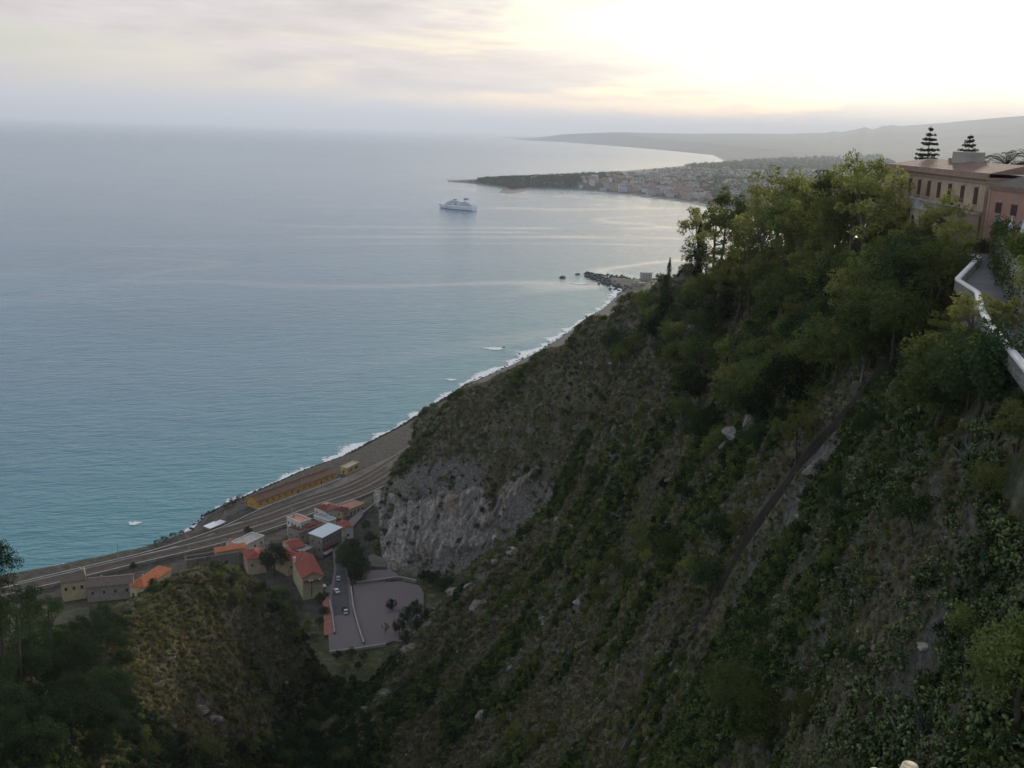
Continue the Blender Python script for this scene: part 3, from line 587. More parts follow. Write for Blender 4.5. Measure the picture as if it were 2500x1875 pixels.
# ---- trees among the houses and round the car park
def town_tree(kind, x, y, z, h, label, **k):
    p = dz(x, y, z); p[2] = ground(p[0], p[1]); return plant(kind, p, h, label, **k)
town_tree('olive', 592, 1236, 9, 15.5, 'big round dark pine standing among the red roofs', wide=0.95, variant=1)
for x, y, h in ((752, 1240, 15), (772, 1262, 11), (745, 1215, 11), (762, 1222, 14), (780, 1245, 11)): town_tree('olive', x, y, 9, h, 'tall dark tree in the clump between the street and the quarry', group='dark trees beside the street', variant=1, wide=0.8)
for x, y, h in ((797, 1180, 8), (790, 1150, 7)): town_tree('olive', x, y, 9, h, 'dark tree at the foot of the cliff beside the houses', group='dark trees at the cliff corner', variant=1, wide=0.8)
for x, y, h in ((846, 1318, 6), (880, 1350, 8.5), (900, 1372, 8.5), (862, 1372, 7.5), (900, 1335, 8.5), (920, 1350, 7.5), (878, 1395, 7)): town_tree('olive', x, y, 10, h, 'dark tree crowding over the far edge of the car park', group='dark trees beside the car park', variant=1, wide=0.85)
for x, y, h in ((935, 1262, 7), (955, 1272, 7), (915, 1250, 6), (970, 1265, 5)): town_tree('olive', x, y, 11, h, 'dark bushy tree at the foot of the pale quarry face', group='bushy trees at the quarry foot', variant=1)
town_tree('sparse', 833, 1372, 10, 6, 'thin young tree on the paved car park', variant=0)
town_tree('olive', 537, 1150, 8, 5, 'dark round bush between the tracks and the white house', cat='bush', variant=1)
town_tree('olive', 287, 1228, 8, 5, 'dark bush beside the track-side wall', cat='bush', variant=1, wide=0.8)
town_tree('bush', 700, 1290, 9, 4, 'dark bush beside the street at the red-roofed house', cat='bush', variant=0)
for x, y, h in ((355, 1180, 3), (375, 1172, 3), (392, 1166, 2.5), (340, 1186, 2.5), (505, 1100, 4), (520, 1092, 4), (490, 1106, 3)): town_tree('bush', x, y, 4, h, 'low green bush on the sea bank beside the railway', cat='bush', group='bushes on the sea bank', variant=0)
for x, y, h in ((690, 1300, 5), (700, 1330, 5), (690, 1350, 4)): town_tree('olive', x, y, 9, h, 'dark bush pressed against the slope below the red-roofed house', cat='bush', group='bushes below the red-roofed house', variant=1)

# ---- cactus, agave and scrub
def pads(n, size=0.31):
    V = []; Fq = []; st = [(np.zeros(3), np.array([0, 0, 1.])+nrg.normal(size=3)*0.3) for _ in range(5)]
    for i, (b, d) in enumerate(st): st[i] = (nrg.normal(size=3)*np.array([0.45, 0.45, 0.0]), d)
    cnt = 0
    while st and cnt < n:
        b, d = st.pop(0); d = d/np.linalg.norm(d); L = size*(0.8+0.5*nrg.random()); nn = np.cross(d, nrg.normal(size=3)); nn /= np.linalg.norm(nn); sd = np.cross(d, nn); c = b+d*L*0.5
        k = len(V); V += [c+d*(L*0.52*math.cos(t))+sd*(L*0.36*math.sin(t)) for t in np.linspace(0, 2*math.pi, 8, endpoint=False)]+[c+nn*L*0.07, c-nn*L*0.07]
        for q in range(8): Fq += [(k+q, k+(q+1) % 8, k+8), (k+(q+1) % 8, k+q, k+9)]
        cnt += 1
        for _ in range(rnd.choice((1, 2, 2, 3))): st.append((c+d*L*0.45+sd*nrg.normal()*L*0.18, d+nrg.normal(size=3)*0.55+np.array([0, 0, 0.35])))
    return np.array(V), np.array(Fq)
CACT = [mesh_np('prickly_pear', *pads(34+6*i), [L_CAC]) for i in range(4)]
def blades(n, L, wd, spread, droop):
    V = []; Fq = []
    for i in range(n):
        a = nrg.random()*6.283; t = spread*(0.25+0.75*nrg.random()); d = np.array([math.cos(a)*math.sin(t), math.sin(a)*math.sin(t), math.cos(t)]); sdv = np.array([-math.sin(a), math.cos(a), 0])*wd
        l = L*(0.7+0.5*nrg.random()); m = d*l*0.55; e = d*l+np.array([0, 0, -droop*l]); b = nrg.normal(size=3)*np.array([1, 1, 0])*L*0.12; k = len(V)
        V += [b-sdv, b+sdv, b+m+sdv*0.8, b+m-sdv*0.8, b+e]; Fq += [(k, k+1, k+2, k+3), (k+3, k+2, k+4, k+4)]
    F2 = [f for f in Fq]; return np.array(V), F2
def blade_mesh(name, mat, *a):
    V, Fq = blades(*a); me = bpy.data.meshes.new(name); me.from_pydata([tuple(v) for v in V], [], [tuple(dict.fromkeys(f)) for f in Fq]); me.materials.append(mat); return me
ROCKM = None
def rock_mesh(name, mat, n=14, sx=1.0, sy=0.8, sz=0.65, seed=0):
    bm = bmesh.new(); bmesh.ops.create_icosphere(bm, subdivisions=2, radius=1.0); rg = random.Random(seed); pl = [(Vector((rg.gauss(0, 1), rg.gauss(0, 1), rg.gauss(0, 1))).normalized(), rg.uniform(0.55, 0.9)) for _ in range(n)]
    for v in bm.verts:
        for q, d in pl:
            e = v.co.dot(q)-d
            if e > 0: v.co -= q*e
        v.co = Vector((v.co.x*sx, v.co.y*sy, v.co.z*sz))
    me = bpy.data.meshes.new(name); bm.to_mesh(me); bm.free(); me.materials.append(mat); return me
BASALT = plain('dark_rock', (0.035, 0.034, 0.036), 0.9, 0.4, 0.8, 0.2)
ROCKS = [rock_mesh('rock', LIME, 14, 1, 0.8, 0.65, i) for i in range(4)]
DROCK = [rock_mesh('boulder', BASALT, 14, 1, 0.85, 0.7, 10+i) for i in range(4)]
def scatter(name, label, P, scl, idx, meshes, cat, rot=None):
    """one uncountable mass: points carrying copies of a few small meshes"""
    c = bpy.data.collections.new(name+'_kinds')
    for i, m in enumerate(meshes): c.objects.link(bpy.data.objects.new('%s_kind_%02d' % (name, i), m))
    me = bpy.data.meshes.new(name); me.vertices.add(len(P)); me.vertices.foreach_set('co', np.asarray(P, np.float32).ravel())
    fattr(me, 'scl', scl); a = me.attributes.new('idx', 'INT', 'POINT'); a.data.foreach_set('value', np.asarray(idx, np.int32))
    a = me.attributes.new('rot', 'FLOAT_VECTOR', 'POINT'); r = np.zeros((len(P), 3), np.float32); r[:, 2] = nrg.random(len(P))*6.283; r[:, :2] = nrg.normal(size=(len(P), 2))*0.15
    if rot is not None: r = rot
    a.data.foreach_set('vector', np.asarray(r, np.float32).ravel())
    g = bpy.data.node_groups.new(name+'_scatter', 'GeometryNodeTree'); g.interface.new_socket('Geometry', in_out='INPUT', socket_type='NodeSocketGeometry'); g.interface.new_socket('Geometry', in_out='OUTPUT', socket_type='NodeSocketGeometry')
    n = g.nodes.new; gi = n('NodeGroupInput'); go = n('NodeGroupOutput'); io = n('GeometryNodeInstanceOnPoints'); ci = n('GeometryNodeCollectionInfo')
    ci.inputs['Collection'].default_value = c; ci.inputs['Separate Children'].default_value = True; ci.inputs['Reset Children'].default_value = True
    def na(nm, t):
        x = n('GeometryNodeInputNamedAttribute'); x.data_type = t; x.inputs['Name'].default_value = nm; return [o for o in x.outputs if o.enabled and o.name == 'Attribute'][0]
    l = g.links.new; l(gi.outputs[0], io.inputs['Points']); l(ci.outputs[0], io.inputs['Instance']); io.inputs['Pick Instance'].default_value = True
    l(na('idx', 'INT'), io.inputs['Instance Index']); l(na('rot', 'FLOAT_VECTOR'), io.inputs['Rotation']); l(na('scl', 'FLOAT'), io.inputs['Scale']); l(io.outputs[0], go.inputs[0])
    o = link(name, me); md = o.modifiers.new('scatter', 'NODES'); md.node_group = g
    return prop(o, label, cat, kind='stuff')
def ball(n, leavesn, r, size, mat, flat=0.7, **k):
    C = ellips(n, (0, 0, r*0.45), (r*0.75, r*0.75, r*0.5), -0.3); return crown('scrub_tuft', C, r*0.38, leavesn, size, mat, flat=flat, **k)
SCR = [ball(9, 17, 1.0, 0.30, L_OLI), ball(9, 17, 1.0, 0.30, L_DRK), ball(8, 16, 0.9, 0.27, L_GRY, up=0.8), ball(8, 16, 0.9, 0.27, L_BRN, up=0.8), ball(9, 17, 1.0, 0.28, L_PIN),
       blade_mesh('grass_tuft', L_GRS, 46, 0.75, 0.04, 0.9, 0.25), blade_mesh('brown_tuft', L_BRN, 46, 0.8, 0.042, 0.9, 0.2), CACT[0], CACT[1], blade_mesh('agave_tuft', L_AGA, 26, 1.0, 0.05, 1.0, 0.1), ROCKS[0], ROCKS[1]]
# visible ground only (with a margin), density falling with distance
tanv = (GZ-CH)/RR; run = np.maximum.accumulate(tanv, 1); VIS = tanv >= run-0.035
def vis(x, y):
    a = np.clip(((np.arctan2(x, y)-AZ0)/(AZ1-AZ0)*(NA-1)).round().astype(int), 0, NA-1); b = np.clip(((np.log(np.hypot(x, y))-LR0)/(LR1-LR0)*(NR-1)).round().astype(int), 0, NR-1); return VIS[a, b]
NS = 330000
sa = math.radians(-31)+nrg.random(NS)*math.radians(62); sr = (34**0.7+nrg.random(NS)*(640**0.7-34**0.7))**(1/0.7)
sx, sy = sr*np.sin(sa), sr*np.cos(sa); sz = ground(sx, sy)
dsh = shore_sd(sx, sy); ok = vis(sx, sy) & (dsh > 30) & (sz > 9.5) & (poly_dist(sx, sy, ROADPOLY) > 1.2) & (poly_dist(sx, sy, PARKPOLY) > 1.0) & ~((sz < 11) & (poly_dist(sx, sy, TOWNPOLY) < 2))
CLIFFPOLY = None

# ---- quarry face: broken limestone sheets standing proud of the slope
def rock_face(name, quad, nu, nv, amp, dmin, dmax):
    (ax, ay), (bx, by), (cx, cy), (dx, dy) = quad; P = np.full((nu, nv, 3), np.nan)
    for i in range(nu):
        s = i/(nu-1)
        for j in range(nv):
            t = j/(nv-1); x = (ax*(1-s)+bx*s)*(1-t)+(dx*(1-s)+cx*s)*t; y = (ay*(1-s)+by*s)*(1-t)+(dy*(1-s)+cy*s)*t
            g = hit(x, y, dmin)
            P[i, j] = g if g is not None and g[2] < 150 else P[i, j-1]
    for _ in range(3): P[1:-1, 1:-1] = (P[:-2, 1:-1]+P[2:, 1:-1]+P[1:-1, :-2]+P[1:-1, 2:]+P[1:-1, 1:-1])/5
    n = np.cross(np.gradient(P, axis=1), np.gradient(P, axis=0)); n /= np.linalg.norm(n, axis=2)[..., None]+1e-9
    n = np.where((n[..., 1] > 0)[..., None], -n, n)
    u = np.cumsum(np.linalg.norm(np.diff(P[:, nv//2], axis=0, prepend=P[:1, nv//2]), axis=1))[:, None]; z = P[..., 2]
    wv = u+2.5*fbm(u/14+z*0, z/14, 3)
    rib = np.abs(fbm(wv/5, z/34, 4))*4.2; crag = fbm(wv/2.2, z/5.5, 4)*1.5; big = fbm(u/22+3+z*0, z/40, 3)*2.2
    s = np.linspace(0, 1, nu)[:, None]; t = np.linspace(0, 1, nv)[None]; e = np.minimum(np.minimum(s, 1-s)*7, np.minimum(t, 1-t)*5)+1.7*fbm(wv/13+9, z/13, 3)-0.25; e = np.clip(e, 0, 1)
    P = P+n*((0.5+amp*(1.8-rib+crag+big))*e-2.8*(1-e))[..., None]
    return prop(link(name, grid_mesh(name, P, [LIME], False)), kind='structure')
rock_face('quarry_cliff', [(806, 1072), (1205, 992), (1085, 1205), (822, 1240)], 270, 120, 1.0, 335, 520)
OUTM = []
for i in range(4):
    bm = bmesh.new(); bmesh.ops.create_icosphere(bm, subdivisions=4, radius=1.0); rg = random.Random(50+i)
    pl = [(Vector((rg.gauss(0, 1), rg.gauss(0, 1), abs(rg.gauss(0, 1)))).normalized(), rg.uniform(0.5, 0.85)) for _ in range(16)]
    for v in bm.verts:
        for q, d in pl:
            e = v.co.dot(q)-d
            if e > 0: v.co -= q*e*0.9
        c = v.co; v.co = c*(1+0.5*float(fbm(np.array(c.x*1.7+7*i), np.array(c.y*1.7+c.z*1.3), 4)))
    me = bpy.data.meshes.new('rock_outcrop'); bm.to_mesh(me); bm.free(); me.materials.append(LIME); OUTM.append(me)
for i, (g, r) in enumerate(OUTP):
    o = link('rock_outcrop', OUTM[i % 4], None, g-np.array([0, 0, r*0.12]), rnd.uniform(0, 6)); f_ = 1.5 if OUTCROPS[i][0] < 1120 else 1.0; o.scale = (f_*r*rnd.uniform(0.5, 0.7), f_*r*rnd.uniform(0.35, 0.5), f_*r*rnd.uniform(0.25, 0.4))
    a, b, _ = OUTCROPS[i]
    lab = 'pale round boulder beside the dark path' if (a, b) == (1665, 1128) else 'grey limestone rocks breaking through the grassy knoll' if a < 500 else 'pale limestone outcrop on the rocky edge above the ravine' if a < 1120 else 'grey limestone outcrop on the cactus slope' if a > 1900 else 'grey limestone outcrop in the scrub of the open slope'
    prop(o, lab, 'rock', None if 'boulder' in lab else 'limestone outcrops: '+lab.split(' outcrop')[-1].split(' rocks')[-1].strip())

def resample(P, step):
    P = np.array(P, float); s = np.r_[0, np.cumsum(np.linalg.norm(np.diff(P, axis=0), axis=1))]; n = max(2, int(s[-1]/step)+1); t = np.linspace(0, s[-1], n)
    return np.c_[np.interp(t, s, P[:, 0]), np.interp(t, s, P[:, 1])]
def smooth(P, k=3):
    for _ in range(k): P[1:-1] = (P[:-2]+2*P[1:-1]+P[2:])/4
    return P
PX = [(2048, 668), (2020, 705), (1990, 745), (1950, 800), (1900, 850), (1850, 890), (1790, 950), (1730, 1010), (1680, 1070), (1640, 1120), (1600, 1175), (1560, 1240), (1520, 1310), (1480, 1370), (1440, 1440), (1400, 1510), (1365, 1570), (1330, 1640), (1310, 1690)]
pp = []
for a, b in PX:
    g = hit(a, b)
    if g is not None: pp.append(g[:2])
PATHL = smooth(resample(np.array(pp), 1.5), 60)
ok &= ~rocky(sx, sy)
ok &= np.abs(line_sd(sx, sy, PATHL)) > 1.45
sx, sy, sz, sr, sa = sx[ok], sy[ok], sz[ok], sr[ok], sa[ok]
pat = fbm(sx/13, sy/13, 4); pa2 = fbm(sx/9+40, sy/9, 3); u = nrg.random(len(sx))
idx = np.where(pat > 0.12, np.where(u < 0.5, 0, np.where(u < 0.75, 1, 4)), np.where(pat > -0.1, np.where(u < 0.30, 2, np.where(u < 0.52, 0, np.where(u < 0.75, 6, 3))), np.where(u < 0.38, 2, np.where(u < 0.6, 3, np.where(u < 0.78, 6, 5)))))
cactus_zone = (sa > math.radians(11)) & (sr < 150) & (fbm(sx/14, sy/14, 3) > -0.05)
idx = np.where(cactus_zone & (u > 0.35) & (u < 0.44), 7, idx); idx = np.where(cactus_zone & (u >= 0.44) & (u < 0.54), 8, idx)
yv = poly_dist(sx, sy, kn) < 2; idx = np.where(yv, np.where(u < 0.72, 5, np.where(u < 0.84, 6, np.where(u < 0.93, 2, 0))), idx)
rav = (sz < 24) & (sx > -110) & (sx < -38) & (sy < 335); idx = np.where(rav & (u < 0.7), 1, idx)
left = (sx < -60) & (sr < 235) & ~yv; idx = np.where(left & (u < 0.45), 1, np.where(left & (u < 0.65), 0, idx))
idx = np.where(nrg.random(len(sx)) < 0.012, 10+(u > 0.5), idx); idx = np.where(nrg.random(len(sx)) < 0.01, 9, idx)
scl = (0.45+1.0*nrg.random(len(sx))**1.6)*np.clip((sr/190)**0.75, 0.42, 1.7); scl = np.where(idx >= 10, scl*0.6, scl); scl = np.where((idx == 5) | (idx == 6), scl*1.15, scl); scl = np.where((idx == 7) | (idx == 8), 0.55+0.45*u, scl)
scl = np.where(pat > 0.2, scl*1.25, scl)
scatter('scrub', 'low grey-green scrub, dry grass and cactus covering the slopes', np.c_[sx, sy, sz-0.1], scl, idx, SCR, 'scrub')
# larger cactus clumps one can pick out
n = 0
while n < 170:
    if n % 5 == 0:
        cx_, cy_ = rnd.uniform(1700, 2205), rnd.uniform(880, 1650)
        while (cx_-1700) < (1500-cy_)*0.42: cx_, cy_ = rnd.uniform(1700, 2205), rnd.uniform(880, 1650)
    x, y = cx_+rnd.gauss(0, 24), cy_+rnd.gauss(0, 24)
    if x > 2208 or y > 1656: continue
    g = hit(x, y)
    if g is None: continue
    o = link('prickly_pear', CACT[n % 4], None, g-np.array([0, 0, 0.05]), rnd.uniform(0, 6.28)); s = rnd.uniform(0.8, 1.25); o.scale = (s, s, s*rnd.uniform(0.8, 1.1)); n += 1
    prop(o, 'clump of grey-green prickly pear pads on the steep slope below the road', 'cactus', 'prickly pears on the slope')
AGM = [blade_mesh('agave', L_AGA, 34, 1.3, 0.06, 1.05, 0.12) for _ in range(2)]
for x, y in ((1490, 1065), (1515, 1075), (1475, 1085), (1300, 1100), (1290, 1190), (1385, 1345), (1345, 1590), (1205, 1400), (1340, 1420), (2090, 1000), (2010, 1590), (1960, 1600), (1600, 1370), (1575, 1385), (1495, 1430)):
    g = hit(x, y); o = link('agave', AGM[n % 2], None, g, rnd.uniform(0, 6)); n += 1; o.scale = (1.5,)*3; prop(o, 'blue-green agave rosette on the open slope', 'agave', 'agaves on the slope')

for i in range(34):
    a, b = rnd.choice([(rnd.uniform(820, 1040), rnd.uniform(985, 1040)), (rnd.uniform(815, 850), rnd.uniform(1050, 1200)), (rnd.uniform(1030, 1100), rnd.uniform(1020, 1180)), (rnd.uniform(840, 1010), rnd.uniform(1060, 1225)), (rnd.uniform(1090, 1210), rnd.uniform(1020, 1060))]); g = hit(a, b, 330)
    if g is not None and g[2] > 9 and np.hypot(g[0], g[1]) < 480: plant('bush', g+np.array([0, -1.2, 0.6]), rnd.uniform(1.6, 3.4), 'dark bush rooted in the quarry face or its rim', 'bush', 'bushes on the quarry face')
# ================================================================ STATION, HOUSES, CAR PARK
def strip(P, off0, off1, z, thick=None):
    """ribbon along P between two sideways offsets"""
    d = np.gradient(P, axis=0); d /= np.linalg.norm(d, axis=1)[:, None]; n = np.c_[-d[:, 1], d[:, 0]]
    return np.stack([np.c_[P+n*off0, np.full(len(P), z)], np.c_[P+n*off1, np.full(len(P), z)]], 1)
def ribbon(name, P, prof, mat, parent=None, zs=None):
    """sweep a profile [(offset, z)...] along the plan line P"""
    d = np.gradient(P, axis=0); d /= np.linalg.norm(d, axis=1)[:, None]; n = np.c_[-d[:, 1], d[:, 0]]; zz = np.zeros(len(P)) if zs is None else zs
    G = np.stack([np.c_[P+n*o, zz+z] for o, z in prof], 1); return link(name, grid_mesh(name, G, [mat], False), parent)
BALLAST = plain('ballast', (0.125, 0.105, 0.088), 0.95, 0.45, 0.35, 0.06, 4); YARD = plain('yard_gravel', (0.145, 0.134, 0.116), 0.95, 0.45, 0.12, 0.05, 4)
SLEEP = plain('sleeper', (0.085, 0.065, 0.05), 0.9, 0.3); RAILM = plain('rail_steel', (0.22, 0.16, 0.12), 0.45, 0.2); CONC = plain('concrete', (0.36, 0.345, 0.32), 0.9, 0.3, 0.5, 0.02)
STONEW = None
k = NT('rubble_wall'); p = k.co(); vo = k.n('ShaderNodeTexVoronoi', feature='DISTANCE_TO_EDGE'); k.put(vo.inputs['Vector'], k.mul(p, (1, 1, 1.5))); vo.inputs['Scale'].default_value = 2.2; vc = k.n('ShaderNodeTexVoronoi'); k.put(vc.inputs['Vector'], k.mul(p, (1, 1, 1.5))); vc.inputs['Scale'].default_value = 2.2
base = k.mix(vc.outputs['Color'], (0.15, 0.14, 0.125), (0.31, 0.29, 0.255)); base = k.mix(k.mr(k.noise(k.mul(p, (1, 1, 0.3)), 0.35, 5, 0.7), 0.45, 0.65), base, (0.11, 0.11, 0.085)); k.col(k.mix(k.mr(vo.outputs['Distance'], 0.0, 0.06), (0.10, 0.095, 0.085), base)); k.bump(k.mr(vo.outputs['Distance'], 0.0, 0.12), 0.8, 0.08); STONEW = k.mat
lo = smooth(resample(RAIL_LO, 4.0), 6); up = smooth(resample(RAIL_UP, 4.0), 6); tt = np.linspace(0, 1, 150)
def at_t(P, t): s = np.linspace(0, 1, len(P)); return np.c_[np.interp(t, s, P[:, 0]), np.interp(t, s, P[:, 1])]
lo = at_t(lo, tt); up = at_t(up, tt); wid = np.linalg.norm(up-lo, axis=1)
bed = np.stack([np.c_[lo, np.full(150, 6.45)], np.c_[(lo+up)/2, np.full(150, 6.5)], np.c_[up, np.full(150, 6.45)]], 1)
prop(link('railway_bed', grid_mesh('railway_bed', bed, [YARD])), kind='structure')
for j, off in enumerate((2.6, 6.8, 11.4, 15.6, 20.0)):
    okk = wid > off+2.0
    if okk.sum() < 10: continue
    i0, i1 = np.argmax(okk), len(okk)-np.argmax(okk[::-1]); c = smooth(lo[i0:i1]+(up-lo)[i0:i1]/wid[i0:i1, None]*off, 8); c = resample(c, 3.0); root = empty('railway_track', (0, 0, 0)); prop(root, kind='structure')
    ribbon('ballast', c, [(-2.2, 6.52), (-1.4, 6.82), (1.4, 6.82), (2.2, 6.52)], BALLAST, root)
    mb = MB(); cs = resample(c, 0.9); ds = np.gradient(cs, axis=0); ds /= np.linalg.norm(ds, axis=1)[:, None]
    for p, d in zip(cs, ds):
        n = np.array([-d[1], d[0]]); q = [p+d*0.13+n*1.25, p-d*0.13+n*1.25, p-d*0.13-n*1.25, p+d*0.13-n*1.25]; mb.prism(q[::-1], 6.8, 6.9)
    prop(mb.build('sleepers', SLEEP, root), kind='stuff')
    for s_ in (-0.75, 0.75): ribbon('rail', c, [(s_-0.04, 6.9), (s_-0.04, 7.06), (s_+0.04, 7.06), (s_+0.04, 6.9)], RAILM, root)
    if j in (1, 3):
        ribbon('service_path', c, [(1.7+0.7, 6.62), (1.7+0.7, 6.78), (3.3, 6.78), (3.3, 6.62)], CONC, root)
def wall_line(name, P, z0, h, th, mat, capm, label, cat='wall'):
    P = resample(np.array(P, float), 3.0); r = empty(name, (0, 0, 0)); prop(r, label, cat); a = th/2
    ribbon('wall_body', P, [(-a, z0), (-a, z0+h), (a, z0+h), (a, z0)], mat, r); ribbon('coping', P, [(-a-0.08, z0+h), (-a-0.08, z0+h+0.15), (a+0.08, z0+h+0.15), (a+0.08, z0+h)], capm, r); return r
wall_line('trackside_wall', lo[18:78]-np.array([0.4, -0.4])*0, 6.0, 1.6, 0.5, STONEW, CONC, 'long low stone wall along the inland side of the tracks')
wall_line('sea_wall', up[22:62], 4.8, 2.2, 0.5, STONEW, CONC, 'low pale sea wall along the outer side of the tracks')
POLEM = plain('galvanised', (0.33, 0.35, 0.36), 0.5, 0.15)
mb = MB().tube([(0, 0, -0.5), (0, 0, 8.5)], [0.16, 0.11], 6); POLE = mb.mesh('mast', POLEM); ARM = MB().tube([(0, 0, 7.6), (2.4, 0, 7.9)], 0.05, 5).tube([(0, 0, 6.6), (2.4, 0, 7.9)], 0.04, 5).mesh('arm', POLEM); INS = MB().tube([(2.4, 0, 7.9), (2.4, 0, 7.2)], 0.07, 6).mesh('insulator', CONC)
for i, k_ in enumerate((26, 34, 42, 50, 58, 66, 74, 84, 95, 106)):
    side = i % 2; p = (lo if side == 0 else up)[k_]+((up-lo)[k_]/wid[k_])*(0.9 if side == 0 else -0.9); v = (up-lo)[k_]*(1 if side == 0 else -1)
    r = empty('catenary_mast', (p[0], p[1], 6.5), math.atan2(v[1], v[0])); link('mast', POLE, r); link('arm', ARM, r); link('insulator', INS, r)
    prop(r, 'thin grey catenary mast on the '+('inland' if side == 0 else 'seaward')+' side of the tracks', 'mast', 'catenary masts along the railway')
g0, g1 = dz(836, 1035, 6.5), dz(855, 1022, 6.5); v = g1-g0; L = float(np.hypot(v[0], v[1])); r = empty('signal_gantry', g0, math.atan2(v[1], v[0]))
for x in (0, L): MB().tube([(x, 0, -0.5), (x, 0, 7.5)], 0.2, 6).build('post', POLEM, r)
mb = MB()
for z in (6.6, 7.4): mb.tube([(0, 0, z), (L, 0, z)], 0.12, 5)
for q in range(6): mb.tube([(L*q/6, 0, 6.6), (L*(q+1)/6, 0, 7.4)], 0.06, 4)
mb.build('cross_beam', POLEM, r); prop(r, 'grey steel portal gantry over the tracks at the foot of the spur', 'gantry')

GLASS = plain('dark_glass', (0.018, 0.020, 0.022), 0.25, 0.2); FRAME = plain('window_frame', (0.42, 0.40, 0.36), 0.8, 0.2); WOOD = plain('door_wood', (0.09, 0.055, 0.035), 0.8, 0.3)
SHUT = plain('shutter_brown', (0.115, 0.055, 0.042), 0.8, 0.25, 1.5, 0.01, 9)
_wm = {}
def window_mesh(w_, h_):
    if (w_, h_) not in _wm:
        p = MB().box(-w_/2, w_/2, -0.03, 0.05, 0, h_).mesh('pane', GLASS); f = MB(); t = 0.09
        f.box(-w_/2-t, -w_/2, -0.09, 0.05, -t, h_+t).box(w_/2, w_/2+t, -0.09, 0.05, -t, h_+t).box(-w_/2, w_/2, -0.09, 0.05, h_, h_+t).box(-w_/2, w_/2, -0.13, 0.05, -t, 0).box(-0.03, 0.03, -0.06, 0.0, 0, h_)
        _wm[(w_, h_)] = (p, f.mesh('frame', FRAME))
    return _wm[(w_, h_)]
def add_window(root, x, y, z, rz, w_=0.9, h_=1.3, name='window'):
    p, f = window_mesh(w_, h_); o = link(name, p, root, (x, y, z), rz); link('frame', f, o); return o
def chimney(parent, x, y, z, h=1.2, s_=0.4, m=None): return MB().box(x-s_, x+s_, y-s_, y+s_, z-0.8, z+h).box(x-s_-0.08, x+s_+0.08, y-s_-0.08, y+s_+0.08, z+h, z+h+0.12).build('chimney', m or CONC, parent)
_fs = {'front': lambda lx, ly: (lx, 0.0, lambda s: (s, 0.0)), 'left': lambda lx, ly: (ly, -math.pi/2, lambda s: (0.0, ly-s)), 'right': lambda lx, ly: (ly, math.pi/2, lambda s: (lx, s)), 'back': lambda lx, ly: (lx, math.pi, lambda s: (lx-s, ly))}
